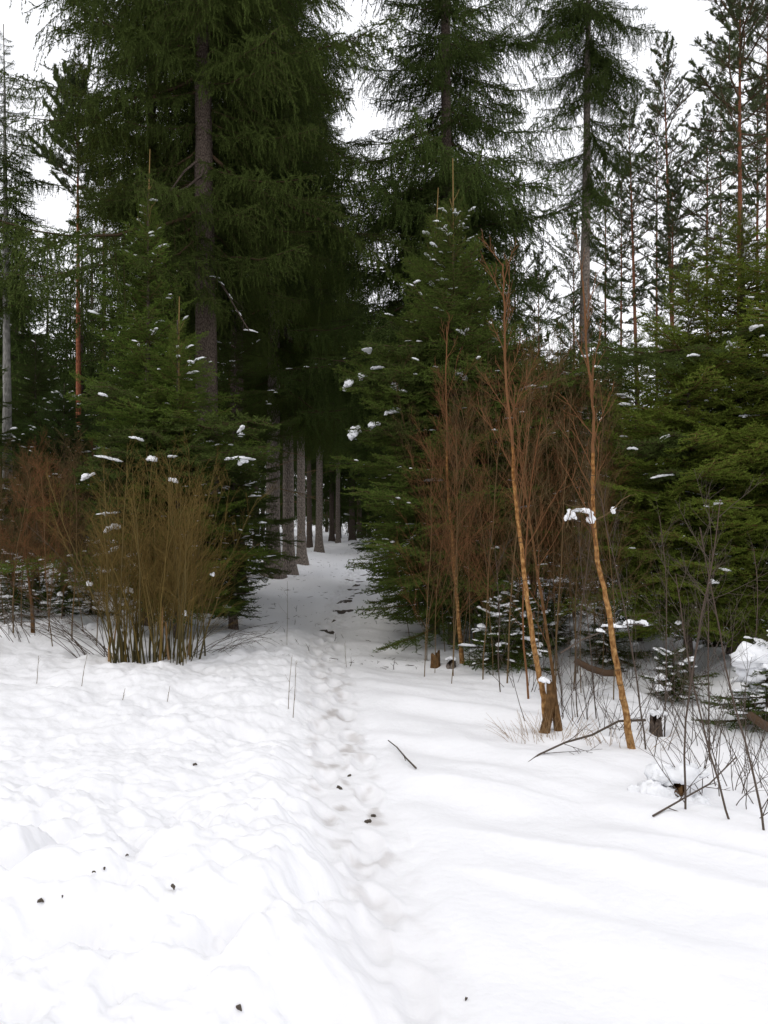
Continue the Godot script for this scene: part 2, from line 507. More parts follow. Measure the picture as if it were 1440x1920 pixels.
# o: name label category group px d h cb L kind n r lean tint snow seed mat gaps
func conifer(o: Dictionary) -> Node3D:
	var r := rnd(o.seed)
	var base: Vector3 = on_ground(o.px, o.d, 0.02) if not o.has("at") else o.at
	var t := thing(o.get("name", "spruce_tree"), o.label, "tree", base, o.get("group", ""))
	var lean: Vector3 = o.get("lean", Vector3.ZERO)
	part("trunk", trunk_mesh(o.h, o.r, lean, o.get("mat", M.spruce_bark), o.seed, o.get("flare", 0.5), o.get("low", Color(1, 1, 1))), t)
	var list := {}
	var snow_t := []
	var kind: String = o.kind
	var az := r.randf() * TAU
	var n: int = o.n
	var tint: Color = o.get("tint", Color(1, 1, 1))
	for k in n:
		var f := (k + r.randf()) / n
		var s := f if kind != "young" else pow(f, 0.85)
		var y: float = lerpf(o.h * 0.985, o.cb, s)
		az += 2.39996 + r.randf_range(-0.5, 0.5)
		var ln: float
		var el: float
		if kind == "young":
			ln = o.L * (0.08 + 0.92 * pow(minf(1.0, s * o.get("full", 1.25)), 0.8)) * (1.0 - 0.25 * smoothstep(0.85, 1.0, s))
			ln *= 1.0 + 0.9 * n_mid.get_noise_3d(cos(az) * 1.2 + o.seed * 7.0, y * 0.9, sin(az) * 1.2) * smoothstep(0.05, 0.3, s)
			el = deg_to_rad(lerpf(42.0, -8.0, pow(s, 0.55))) + r.randf_range(-0.16, 0.16)
		elif kind == "pine":
			ln = o.L * (0.25 + 0.75 * sin(PI * clampf(s * 0.85 + 0.08, 0, 1)))
			el = deg_to_rad(lerpf(50.0, -5.0, s)) + r.randf_range(-0.25, 0.25)
		else:
			ln = o.L * minf(1.0, 0.12 + 1.25 * pow(s, 0.9))
			ln *= 1.0 + 0.8 * n_mid.get_noise_3d(cos(az) * 0.9 + o.seed * 7.0, y * 0.6, sin(az) * 0.9) * smoothstep(0.05, 0.3, s)
			el = deg_to_rad(lerpf(25.0, -16.0, s)) + r.randf_range(-0.2, 0.2)
		ln *= r.randf_range(0.55, 1.15) if kind != "pine" else r.randf_range(0.6, 1.15)
		if o.has("open") and sin(az) > 0.25 and y > o.open[0] and y < o.open[1] and r.randf() < 0.55:
			continue
		ln = maxf(ln, 0.18)
		var col := tint * r.randf_range(0.78, 1.18)
		col.a = 1.0
		var B := pick(kind, ln, r)
		var p := lean * y + Vector3(0, y, 0)
		var tf := bough_at(list, B, p, az, el, ln, col, r)
		if r.randf() < o.get("snow", 0.0) * 1.7 and B[1].size() > 4 and y < o.get("snow_top", 99.0):
			for m in r.randi_range(1, 4):
				var a: Array = B[1][r.randi_range(B[1].size() / 4, B[1].size() - 1)]
				var sp: Vector3 = tf * a[0]
				var dx: Vector3 = (tf.basis * a[1]).normalized()
				dx.y *= 0.6
				dx = dx.normalized()
				var dz := dx.cross(Vector3.UP).normalized()
				var sz: float = r.randf_range(0.010, 0.026) * o.get("snow_size", 1.0)
				if r.randf() < 0.12:
					sz *= 1.7
				snow_t.append(Transform3D(Basis(dx * sz * r.randf_range(1.2, 3.2), dz.cross(dx) * sz * r.randf_range(0.5, 0.8), dz * sz * r.randf_range(0.7, 1.2)), sp + Vector3(0, sz * 0.15, 0)))
	if kind == "young":
		for k in 3:
			bough_at(list, pick("young", 0.4, r), lean * o.h + Vector3(0, o.h - 0.55 + k * 0.1, 0), k * 2.1, 1.25, 0.34, tint, r)
	if o.has("dead"):
		var dbuf := Buf.new()
		for k in o.dead:
			var dy := r.randf_range(0.9, o.cb)
			var da := r.randf() * TAU
			var dc := curve(lean * dy + Vector3(0, dy, 0), Vector3(cos(da), r.randf_range(-0.1, 0.4), sin(da)), r.randf_range(0.4, 1.3), 5, 0.16, Vector3(0, -0.06, 0), r)
			dbuf.tube(dc, taper(6, 0.013, 0.003), 4, Color(1, 1, 1), Color(1, 1, 1))
			twigs(dbuf, dc, 0.3, 4, 0.3, 0.003, 0.7, 0, -0.05, Color(1, 1, 1), r)
		var dead_part := part("dead_twigs", dbuf.mesh(M.brown_twig), t)
		dead_part.set_meta("kind", "stuff")
	if o.has("leader"):
		var lb := Buf.new()
		var lp := curve(lean * o.h + Vector3(0, o.h - 0.9, 0), Vector3(0.01, 1, 0), 0.9 + o.leader, 5, 0.015, Vector3.ZERO, r)
		lb.tube(lp, taper(6, 0.011, 0.005), 6, Color(1, 1, 1), Color(1, 0.95, 0.8))
		for k in 9:
			var a2: Array = along(lp, 0.15 + 0.06 * k)
			var az2 := k * 2.4
			lb.tube(curve(a2[0], Vector3(cos(az2), 0.9, sin(az2)), 0.30 - 0.018 * k, 3, 0.08, Vector3(0, 0.25, 0), r), taper(4, 0.006, 0.003), 4, Color(0.8, 0.85, 0.7), Color(0.7, 0.8, 0.6))
		part("leader_shoot", lb.mesh(M.leader), t)
	gather("crown", list, t)
	if snow_t.size():
		var w := []
		w.resize(snow_t.size())
		w.fill(Color(1, 1, 1))
		copies("snow_dusting", blobs[int(o.seed) % 3], snow_t, w, t)
	return t

func snow_lump(t: Node3D, px: float, py: float, d: float, w: float, hh: float, roll := 0.0, sd := 0) -> void:   # w, hh: size in photograph pixels
	var me: ArrayMesh = blobs[3 + sd % 5]
	var k := d / F * 0.5
	if t.name.begins_with("spruce"):
		var r := rnd(sd + 31)
		var to := Vector3(X(px, d), H(py + hh * 0.3, d), -d) - t.position
		var from := Vector3(0, to.y + 0.16 * Vector2(to.x, to.z).length(), 0)
		var ln := maxf(0.3, (to - from).length() * 1.06)
		var B := pick("young", ln, r)
		var list := {}
		var az := atan2(to.z, to.x)
		for m in 2:
			var tf := bough_at(list, B, from, az + (m - 0.5) * 0.16, asin((to.y - from.y) / (to - from).length()) + 0.10 - 0.05 * m, ln * (1.0 - 0.1 * m), Color.WHITE, r, 1.2)
			part("branch", B[0], t).transform = tf
	var o := part("snow_clump", me, t)
	o.transform = Transform3D(Basis(Vector3.BACK, roll) * Basis(Vector3.UP, sd * 1.3).scaled(Vector3(1, 1, 1)), Vector3(X(px, d), H(py, d), -d) - t.position)
	o.scale = Vector3(w * k * 1.1, hh * k * 1.35, (w * 0.6 + hh * 0.4) * k)

# ---------------------------------------------------------------- bare wood
func curve(p: Vector3, dir: Vector3, ln: float, segs: int, wob: float, pull: Vector3, r: RandomNumberGenerator) -> PackedVector3Array:
	var out := PackedVector3Array([p])
	var d := dir.normalized()
	for k in segs:
		d = (d + Vector3(r.randf_range(-wob, wob), r.randf_range(-wob, wob), r.randf_range(-wob, wob)) + pull).normalized()
		p += d * (ln / segs)
		out.append(p)
	return out

func taper(k: int, r0: float, r1: float) -> PackedFloat32Array:
	var out := PackedFloat32Array()
	for a in k:
		out.append(lerpf(r0, r1, float(a) / (k - 1)))
	return out

func along(pts: PackedVector3Array, t: float) -> Array:   # [point, direction]
	var f := clampf(t, 0.0, 0.9999) * (pts.size() - 1)
	var k := int(f)
	return [pts[k].lerp(pts[k + 1], f - k), (pts[k + 1] - pts[k]).normalized()]

func twigs(b: Buf, pts: PackedVector3Array, from: float, count: int, ln: float, r0: float, angle: float, depth: int, up: float, col: Color, r: RandomNumberGenerator) -> void:
	for k in count:
		var t := from + (1.0 - from) * (k + r.randf()) / count
		var a := along(pts, t)
		var d: Vector3 = a[1]
		var side := d.cross(Vector3(r.randf_range(-1, 1), r.randf_range(-1, 1), r.randf_range(-1, 1))).normalized()
		var an := angle * r.randf_range(0.6, 1.35)
		var l := ln * r.randf_range(0.5, 1.15) * (1.15 - 0.65 * t)
		var segs := 3 if depth > 0 else 2
		var q := curve(a[0], d * cos(an) + side * sin(an), l, segs, 0.13, Vector3(0, up, 0), r)
		var c2 := col * r.randf_range(0.8, 1.2)
		c2.a = 1
		b.tube(q, taper(segs + 1, r0, r0 * 0.4), 3, c2, c2)
		if depth > 0:
			twigs(b, q, 0.2, maxi(2, count / 3), l * 0.5, r0 * 0.6, angle, depth - 1, up, col, r)

func sapling(label: String, group: String, p: Vector3, h: float, lean: Vector3, r0: float, branches: int, bl: float, mat: Material, twmat: Material, sd: int, called := "bare_sapling", cat := "sapling") -> Node3D:
	var r := rnd(sd)
	var t := thing(called, label, cat, p, group)
	var b := Buf.new()
	var pts := curve(Vector3(0, -0.1, 0), Vector3(0, 1, 0) + lean, h + 0.1, 9, 0.075, -lean * 0.06, r)
	b.tube(pts, taper(10, r0, 0.0025), 6, Color(1, 1, 1), Color(0.9, 0.8, 0.8))
	part("stem", b.mesh(mat), t)
	var w := Buf.new()
	twigs(w, pts, 0.2, branches, bl, maxf(0.0020, r0 * 0.25), 0.62, 2, 0.07, Color(1, 1, 1), r)
	part("twigs", w.mesh(twmat), t)
	return t

func birch(label: String, poly: Array, d: float, r0: float, branches: int, sd: int) -> Node3D:   # poly: measured places of the trunk, lowest first
	var r := rnd(sd)
	var base := Vector3(X(poly[0][0], d), ground_h(X(poly[0][0], d), -d) - 0.03, -d)
	var t := thing("birch_tree", label, "birch", base)
	var raw := PackedVector3Array()
	var zz := 0.0
	for k in poly.size():
		raw.append(Vector3(X(poly[k][0], d), H(poly[k][1], d), -d + zz) - base)
		zz += r.randf_range(-0.06, 0.06)
	raw[0].y = -0.05
	var pts := PackedVector3Array()
	var rad := PackedFloat32Array()
	var n := 46
	for k in n + 1:
		var u := float(k) / n
		var f := minf(u, 0.9999) * (raw.size() - 1)
		var i0 := int(f)
		pts.append(raw[i0].cubic_interpolate(raw[i0 + 1], raw[maxi(0, i0 - 1)], raw[mini(raw.size() - 1, i0 + 2)], f - i0) + Vector3(r.randf_range(-1, 1), 0, r.randf_range(-1, 1)) * 0.004)
		rad.append((lerpf(r0, 0.005, pow(u, 0.8)) + r0 * 0.3 * exp(-u * 25.0)) * r.randf_range(0.985, 1.015))
	var b := Buf.new()
	var b2 := Buf.new()
	var cut := 30
	b.tube(pts.slice(0, cut + 1), rad.slice(0, cut + 1), 12, Color(1, 1, 1), Color(0.85, 0.72, 0.6), 0.18, n_fine)
	b2.tube(pts.slice(cut), rad.slice(cut), 8, Color(1, 1, 1), Color(0.9, 0.9, 0.9))
	part("trunk", b.mesh(M.birch_bark), t)
	part("top_stem", b2.mesh(M.red_twig), t)
	var lt := Buf.new()
	for k in 11:   # dark bands and knots of the bark
		var u := pow(r.randf(), 1.2) * 0.62
		var a := along(pts, u)
		var rr: float = rad[int(u * n)] * 1.035
		lt.tube(PackedVector3Array([a[0], a[0] + a[1] * r.randf_range(0.002, 0.006)]), PackedFloat32Array([rr, rr]), 12, Color(1, 1, 1), Color(1, 1, 1))
	part("bark_bands", lt.mesh(M.dark_bark), t)
	var w := Buf.new()
	twigs(w, pts, 0.42, branches, 0.75, 0.0042, 0.5, 2, 0.09, Color(1, 1, 1), r)
	part("twigs", w.mesh(M.red_twig), t)
	return t

# ---------------------------------------------------------------- materials
func noise_tex(freq: float, sd: int, c0: Color, c1: Color, oct := 4, kind := FastNoiseLite.TYPE_SIMPLEX_SMOOTH, size := 256) -> NoiseTexture2D:
	var f := FastNoiseLite.new()
	f.noise_type = kind
	f.frequency = freq
	f.seed = sd
	f.fractal_octaves = oct
	var g := Gradient.new()
	g.set_color(0, c0)
	g.set_color(1, c1)
	var t := NoiseTexture2D.new()
	t.width = size
	t.height = size
	t.seamless = true
	t.noise = f
	t.color_ramp = g
	return t

func surface(col: Color, rough: float, tex: Texture2D = null, bump: Texture2D = null, scale := Vector3.ONE, depth := 0.5) -> StandardMaterial3D:   # col: linear
	var m := StandardMaterial3D.new()
	m.albedo_color = col.linear_to_srgb()
	m.roughness = rough
	m.metallic_specular = 0.15
	m.vertex_color_use_as_albedo = true
	if tex:
		m.albedo_texture = tex
	if bump:
		m.heightmap_enabled = true
		m.heightmap_texture = bump
		m.heightmap_scale = depth
	if tex or bump:
		m.uv1_triplanar = true
		m.uv1_scale = scale
	return m

func make_materials() -> void:
	var grey := noise_tex(0.03, 4, Color(0.55, 0.55, 0.55), Color(1, 1, 1), 5)
	var mottle := noise_tex(0.05, 14, Color(0.32, 0.30, 0.30), Color(1, 1, 1), 5)
	var bumpy := noise_tex(0.035, 9, Color.BLACK, Color.WHITE, 5)
	var grain := noise_tex(0.06, 21, Color.BLACK, Color.WHITE, 5)
	M.snow = surface(Color(0.89, 0.89, 0.905), 0.65, null, grain, Vector3(1.1, 1.1, 1.1), 0.35)
	M.snow.uv1_world_triplanar = true
	M.path = surface(Color(0.89, 0.89, 0.905), 0.65, null, grain, Vector3(1.1, 1.1, 1.1), 0.35)
	M.path.uv1_world_triplanar = true
	M.snow_clump = surface(Color(0.88, 0.89, 0.91), 0.7, null, grain, Vector3(2, 2, 2), 0.4)
	M.snow_clump.uv1_world_triplanar = true
	M.needles = surface(Color(0.073, 0.099, 0.025), 0.75)
	M.needles.metallic_specular = 0.12
	M.needles.backlight_enabled = true
	M.needles.backlight = Color(0.06, 0.085, 0.02).linear_to_srgb()
	M.pine_needles = surface(Color(0.085, 0.108, 0.048), 0.75)
	M.pine_needles.backlight_enabled = true
	M.pine_needles.backlight = Color(0.03, 0.04, 0.015).linear_to_srgb()
	M.twig_wood = surface(Color(0.075, 0.050, 0.030), 0.85)
	M.spruce_bark = surface(Color(0.23, 0.185, 0.15), 0.95, mottle, bumpy, Vector3(3.4, 1.7, 3.4), 1.6)
	M.grey_bark = surface(Color(0.42, 0.365, 0.31), 0.95, mottle, bumpy, Vector3(2.6, 0.9, 2.6), 0.8)
	M.pale_bark = surface(Color(0.52, 0.50, 0.46), 0.9, grey, bumpy, Vector3(2.6, 0.9, 2.6), 0.8)
	M.pine_bark = surface(Color(0.42, 0.16, 0.085), 0.9, grey, bumpy, Vector3(3.0, 1.2, 3.0), 1.5)
	M.birch_bark = surface(Color(0.66, 0.44, 0.20), 0.7, noise_tex(0.025, 61, Color(0.38, 0.27, 0.19), Color(1, 1, 1), 5), bumpy, Vector3(5.0, 3.0, 5.0), 0.2)
	M.dark_bark = surface(Color(0.085, 0.055, 0.035), 0.85)
	M.red_twig = surface(Color(0.175, 0.084, 0.038), 0.8)
	M.brown_twig = surface(Color(0.135, 0.092, 0.045), 0.8)
	M.dark_twig = surface(Color(0.095, 0.075, 0.060), 0.8)
	M.leader = surface(Color(0.22, 0.15, 0.07), 0.8)
	M.willow = surface(Color(0.155, 0.110, 0.040), 0.75)
	M.straw = surface(Color(0.34, 0.23, 0.13), 0.85)
	M.rotten = surface(Color(0.24, 0.135, 0.06), 0.9, grey, bumpy, Vector3(4, 2, 4), 1.5)
	M.soil = surface(Color(0.10, 0.084, 0.068), 0.8, null, bumpy, Vector3(5, 5, 5), 1.0)

# ---------------------------------------------------------------- the scene
func _ready() -> void:
	var cam := Camera3D.new()
	cam.name = "camera"
	cam.position = Vector3(0, EYE, 0)
	cam.fov = rad_to_deg(2.0 * atan(960.0 / F))
	cam.near = 0.05
	cam.far = 1500.0
	add_child(cam)
	cam.current = true
	var sky := ProceduralSkyMaterial.new()
	sky.sky_top_color = Color(0.96, 0.965, 0.99)
	sky.sky_horizon_color = Color(0.98, 0.98, 0.99)
	sky.sky_curve = 0.3
	sky.ground_bottom_color = Color(0.8, 0.8, 0.82)
	sky.ground_horizon_color = Color(0.9, 0.9, 0.92)
	var env := Environment.new()
	env.background_mode = Environment.BG_SKY
	env.sky = Sky.new()
	env.sky.sky_material = sky
	env.tonemap_mode = Environment.TONE_MAPPER_LINEAR
	env.tonemap_exposure = 1.30
	env.sdfgi_enabled = true
	env.ssao_enabled = true
	env.ssil_enabled = true
	var we := WorldEnvironment.new()
	we.name = "overcast_sky"
	we.environment = env
	add_child(we)
	var sun := DirectionalLight3D.new()
	sun.name = "veiled_sun"
	sun.light_energy = 0.18
	sun.light_angular_distance = 25.0
	sun.light_color = Color(1.0, 0.98, 0.95)
	sun.shadow_enabled = true
	add_child(sun)
	sun.look_at_from_position(Vector3(-4, 10, 5), Vector3.ZERO)

	n_low.seed = 3; n_low.frequency = 1.0; n_low.fractal_octaves = 2; n_low.noise_type = FastNoiseLite.TYPE_SIMPLEX_SMOOTH
	n_mid.seed = 8; n_mid.frequency = 1.0; n_mid.fractal_octaves = 3; n_mid.noise_type = FastNoiseLite.TYPE_SIMPLEX_SMOOTH
	n_fine.seed = 5; n_fine.frequency = 4.0; n_fine.fractal_octaves = 2
	n_cell.seed = 12; n_cell.frequency = 1.0; n_cell.noise_type = FastNoiseLite.TYPE_CELLULAR
	n_cell.cellular_return_type = FastNoiseLite.RETURN_DISTANCE
	n_cell.cellular_distance_function = FastNoiseLite.DISTANCE_EUCLIDEAN
	n_cell.fractal_type = FastNoiseLite.FRACTAL_NONE
	make_materials()
	build_ground()
	for k in 3:
		boughs["young_a"] = boughs.get("young_a", []) + [make_bough(0.5, 0.0, 100 + k)]
		boughs["young_b"] = boughs.get("young_b", []) + [make_bough(0.95, 0.0, 110 + k)]
		boughs["young_c"] = boughs.get("young_c", []) + [make_bough(1.5, 0.0, 120 + k, 1.15)]
		boughs["old_a"] = boughs.get("old_a", []) + [make_bough(0.9, 0.35, 130 + k, 1.15)]
		boughs["old_b"] = boughs.get("old_b", []) + [make_bough(1.6, 0.5, 140 + k, 1.25)]
		boughs["old_c"] = boughs.get("old_c", []) + [make_bough(2.4, 0.6, 150 + k, 1.35)]
		boughs["far_b"] = boughs.get("far_b", []) + [make_bough(1.5, 0.5, 160 + k, 3.0)]
		boughs["far_c"] = boughs.get("far_c", []) + [make_bough(2.4, 0.7, 170 + k, 3.2)]
		boughs["pine_a"] = boughs.get("pine_a", []) + [make_pine_bough(1.2, 180 + k)]
		boughs["pine_b"] = boughs.get("pine_b", []) + [make_pine_bough(2.2, 190 + k)]
	for k in 3:
		blobs.append(make_blob(40 + k, Vector3(1, 0.9, 1), 0.55, 6, 9))
	for k in 5:
		blobs.append(make_cluster(50 + k * 3))
	build_tall_trees()
	build_young_spruces()
	build_far_trees()
	build_birches()
	build_shrubs()
	build_small()

func white(_x: float, _z: float) -> Color:
	return Color(1, 1, 1)

func build_ground() -> void:
	var xs := steps([[-400, -60, 40], [-60, -15, 3], [-15, -5, 0.25], [-5, -2.6, 0.05], [-2.6, 2.6, 0.022], [2.6, 5, 0.05], [5, 15, 0.25], [15, 60, 3], [60, 400, 40]])
	var ds := steps([[-300, -10, 40], [-10, 1.0, 1.0], [1.0, 2.0, 0.1], [2.0, 5.5, 0.02], [5.5, 9.0, 0.035], [9.0, 16.0, 0.08], [16, 40, 0.25], [40, 80, 2], [80, 600, 40]])
	var lift := func(x: float, z: float) -> float:
		var d := -z
		return ground_h(x, z) - (0.004 * (1.0 - smoothstep(0.18, 0.34, absf(x - ramp(PATH, d)))) * smoothstep(1.6, 1.9, d) if d > 1.6 and d < 34.0 else 0.0)
	var g := part("snow_ground", sheet(xs, ds, M.snow, lift, white), self)
	g.set_meta("kind", "structure")
	# the trodden footpath: its own sheet of packed, slightly dirty snow, edges tucked under the snow beside it
	var b_us := steps([[-1, 1, 0.05]])
	var rows := steps([[1.6, 6, 0.022], [6, 12, 0.05], [12, 34, 0.2]])
	var b := Buf.new()
	var w := b_us.size()
	for d in rows:
		var c := ramp(PATH, d)
		for u in b_us:
			var x := c + u * (0.27 + 0.05 * n_mid.get_noise_2d(d * 1.3, 3.0))
			var z := -d
			var foot := smoothstep(0.1, 0.55, n_mid.get_noise_2d(x * 4.2 + 5.0, z * 3.0)) * (1.0 - u * u)
			var dirt := 0.05 * (1.0 - u * u) + foot * 0.34 * smoothstep(2.6, 4.2, d) * (1.0 - 0.6 * smoothstep(6.5, 10.0, d))
			b.v.append(Vector3(x, ground_h(x, z) + 0.003 - 0.006 * u * u, z))
			b.c.append(Color(1.0 - dirt, 1.0 - dirt * 1.08, 1.0 - dirt * 1.15))
	b.n.resize(b.v.size())
	var k := rows.size()
	for r in k:
		for q in w:
			var a := b.v[r * w + mini(q + 1, w - 1)] - b.v[r * w + maxi(q - 1, 0)]
			var e := b.v[mini(r + 1, k - 1) * w + q] - b.v[maxi(r - 1, 0) * w + q]
			b.n[r * w + q] = a.cross(e).normalized()
	for r in k - 1:
		for q in w - 1:
			var p := r * w + q
			b.i.append_array([p, p + w, p + 1, p + 1, p + w, p + w + 1])
	var path := part("footpath", b.mesh(M.path), self)
	path.set_meta("kind", "structure")
	var r2 := rnd(77)
	for s in [[614, 1181, 26], [645, 1138, 30], [648, 1127, 26], [657, 1123, 12], [672, 1110, 22], [663, 1102, 20], [676, 1090, 18], [655, 1086, 18], [628, 1160, 12], [640, 1128, 16], [668, 1096, 20], [684, 1076, 16], [690, 1066, 18], [660, 1116, 14], [636, 1470, 9], [690, 1530, 10], [700, 1520, 7], [655, 1440, 8]]:
		var at := flat(s[0], s[1])
		part("bare_soil", soil_disc(s[2] * -at.z / F * (0.55 if s[1] < 1300 else 0.7), r2, at), path, at)

func soil_disc(rad: float, r: RandomNumberGenerator, at: Vector3) -> ArrayMesh:
	var b := Buf.new()
	b.v.append(Vector3(0, 0.012, 0)); b.n.append(Vector3.UP); b.c.append(Color(1, 1, 1))
	var ph := r.randf() * 6.0
	for ring in [[0.6, 0.012], [1.0, -0.006]]:
		for k in 14:
			var a := TAU * k / 14
			var rr: float = rad * ring[0] * (1.0 + 0.3 * sin(a * 2.0 + ph) + 0.2 * sin(a * 5.0 + ph * 2.0) + r.randf_range(-0.12, 0.12))
			var gx := cos(a) * rr
			var gz := sin(a) * rr * 1.1
			b.v.append(Vector3(gx, ground_h(at.x + gx, at.z + gz) - at.y + ring[1], gz)); b.n.append(Vector3.UP); b.c.append(Color(1, 1, 1))
	for k in 14:
		var q := (k + 1) % 14
		b.i.append_array([0, 1 + k, 1 + q, 1 + k, 15 + k, 1 + q, 1 + q, 15 + k, 15 + q])
	return b.mesh(M.soil)

func build_tall_trees() -> void:
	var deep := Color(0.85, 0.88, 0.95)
	conifer({"label": "massive old spruce with broad dark crown and thick mottled trunk behind the willow bush", "px": 392, "d": 12.0, "h": 17.0, "cb": 5.0, "L": 2.45, "kind": "old", "n": 190, "open": [2.0, 8.2], "r": 0.20, "lean": Vector3(-0.010, 0, 0), "tint": Color(1, 1, 1), "snow": 0.03, "seed": 1})
	var old: Node3D = get_child(get_child_count() - 1)
	var rr := rnd(4242)
	for q in [[[398, 521], [412, 528], [425, 548], [440, 575], [468, 622]], [[380, 327], [352, 350], [325, 362]], [[372, 300], [345, 322], [318, 360]], [[378, 365], [350, 380], [338, 395]]]:
		var db := Buf.new()
		var pl := polyline(q, 11.85, 11.5)
		for k in pl.size():
			pl[k] -= old.position
		db.tube(pl, taper(pl.size(), 0.022, 0.008), 6, Color(1, 1, 1), Color(1, 1, 1), 0.2, n_fine)
		twigs(db, pl, 0.3, 4, 0.35, 0.004, 0.6, 1, -0.05, Color(1, 1, 1), rr)
		part("dead_branch", db.mesh(M.spruce_bark), old)
	for q in [[402, 521, 16, 5, -0.2], [414, 532, 12, 5, -0.6], [430, 556, 14, 6, -0.8], [447, 588, 12, 5, -0.8], [470, 622, 22, 7, -0.2]]:
		var ko := part("snow_clump", blobs[3 + int(q[0]) % 5], old, Vector3(X(q[0], 11.7), H(q[1] - 2, 11.7), -11.7) - old.position)
		ko.transform.basis = Basis(Vector3.BACK, q[4]).scaled_local(Vector3(q[2], q[3], q[3]) * 11.7 / F * 0.6)
	conifer({"label": "dark spruce whose crown merges left of the massive old spruce", "px": 285, "d": 13.5, "h": 16.0, "cb": 6.6, "L": 1.65, "kind": "old", "n": 150, "r": 0.14, "tint": Color(1.05, 1.0, 0.85), "seed": 2})
	conifer({"label": "dark spruce crowded behind the right side of the massive old spruce", "px": 447, "d": 14.5, "h": 17.0, "cb": 6.6, "L": 2.2, "kind": "old", "n": 160, "r": 0.14, "tint": deep, "seed": 3})
	conifer({"label": "thick bare spruce trunk with dark root, nearest of the row left of path", "px": 511, "d": 18.5, "mat": M.grey_bark, "flare": 0.9, "dead": 7, "lean": Vector3(0.006, 0, 0.004), "h": 19.0, "cb": 3.9, "L": 2.3, "kind": "old", "n": 170, "r": 0.175, "tint": Color(0.95, 0.95, 0.85), "snow": 0.03, "seed": 4})
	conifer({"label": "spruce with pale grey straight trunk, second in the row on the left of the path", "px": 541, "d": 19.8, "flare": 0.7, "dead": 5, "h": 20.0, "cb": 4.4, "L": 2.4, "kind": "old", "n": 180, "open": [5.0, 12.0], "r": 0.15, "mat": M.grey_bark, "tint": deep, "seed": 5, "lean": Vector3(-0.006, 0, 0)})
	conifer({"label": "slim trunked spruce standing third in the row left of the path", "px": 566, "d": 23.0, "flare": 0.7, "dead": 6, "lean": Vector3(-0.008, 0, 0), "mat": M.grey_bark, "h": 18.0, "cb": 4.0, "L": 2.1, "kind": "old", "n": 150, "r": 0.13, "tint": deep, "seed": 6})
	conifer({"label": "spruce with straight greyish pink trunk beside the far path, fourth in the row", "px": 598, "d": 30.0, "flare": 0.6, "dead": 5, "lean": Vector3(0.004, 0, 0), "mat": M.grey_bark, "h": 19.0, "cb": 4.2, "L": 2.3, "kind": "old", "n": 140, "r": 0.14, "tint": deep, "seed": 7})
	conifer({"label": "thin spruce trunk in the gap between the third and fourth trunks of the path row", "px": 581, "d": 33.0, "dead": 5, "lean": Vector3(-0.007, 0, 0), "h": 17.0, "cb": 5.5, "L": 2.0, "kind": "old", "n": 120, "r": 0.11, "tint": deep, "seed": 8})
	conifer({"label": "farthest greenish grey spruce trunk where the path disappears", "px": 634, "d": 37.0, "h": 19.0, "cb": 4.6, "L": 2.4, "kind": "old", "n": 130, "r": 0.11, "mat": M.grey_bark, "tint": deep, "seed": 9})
	var c1 := conifer({"label": "tall dark trunked spruce with comb like drooping branches right of the path", "px": 840, "d": 14.5, "h": 17.0, "cb": 3.6, "L": 2.5, "kind": "old", "n": 300, "open": [8.0, 12.0], "r": 0.17, "tint": Color(0.9, 0.95, 1.0), "snow": 0.04, "seed": 10})
	c1.name = c1.name
	# the long bare trunk with a few ragged curtains of foliage
	var d := 21.0
	var t := conifer({"label": "tall half bare spruce with long grey trunk and ragged hanging branches on the right", "px": 1090, "d": d, "h": 20.0, "cb": 14.6, "L": 2.4, "kind": "old", "n": 50, "r": 0.19, "lean": Vector3(0.012, 0, 0), "mat": M.grey_bark, "tint": deep, "seed": 11})
	var r := rnd(1111)
	var list := {}
	for q in [[60, 0, 2.2, -0.55], [20, 0, 2.4, -0.35], [40, PI, 1.9, -0.5], [110, PI, 2.0, -0.35], [120, 0, 2.2, -0.85], [190, PI, 1.6, -0.3], [230, 0.3, 1.2, -0.2], [250, 0.0, 2.0, -0.45], [300, PI, 1.9, -0.15], [330, 0.4, 0.9, -0.6], [520, 0.2, 1.3, -0.3], [560, -0.4, 1.5, -0.4], [540, PI, 1.2, -0.4], [600, 0.0, 1.2, -0.7], [640, PI - 0.4, 1.2, -0.4], [690, 0.1, 2.0, -0.7], [700, 2.6, 1.2, -0.3], [350, 2.7, 1.1, -0.3], [430, -0.4, 0.8, -0.5], [0, 2.9, 1.9, -0.4], [230, 0.0, 1.6, -0.9], [270, 0.2, 1.8, -1.0], [330, 0.0, 1.5, -0.9], [60, -0.2, 2.6, -0.9], [420, 0.1, 1.2, -0.9], [90, 0.2, 2.3, -0.6], [60, -1.3, 1.5, -0.3], [160, 1.6, 1.4, -0.3], [310, -1.4, 1.3, -0.3]]:
		var y := H(q[0], d) - t.position.y
		for m in 2:
			bough_at(list, pick("old", q[2], r), Vector3(0.012 * y, y + r.randf_range(-0.3, 0.3), 0), q[1] + r.randf_range(-0.4, 0.4), q[3], q[2] * r.randf_range(0.8, 1.1), deep, r)
	gather("hanging_branches", list, t)
	conifer({"label": "slender spruce with pale bare trunk at the far left edge under open sky", "px": 18, "d": 14.0, "h": 10.2, "cb": 5.2, "L": 1.05, "kind": "old", "n": 90, "r": 0.10, "lean": Vector3(-0.012, 0, 0), "mat": M.pale_bark, "tint": Color(0.95, 1, 1), "seed": 12})
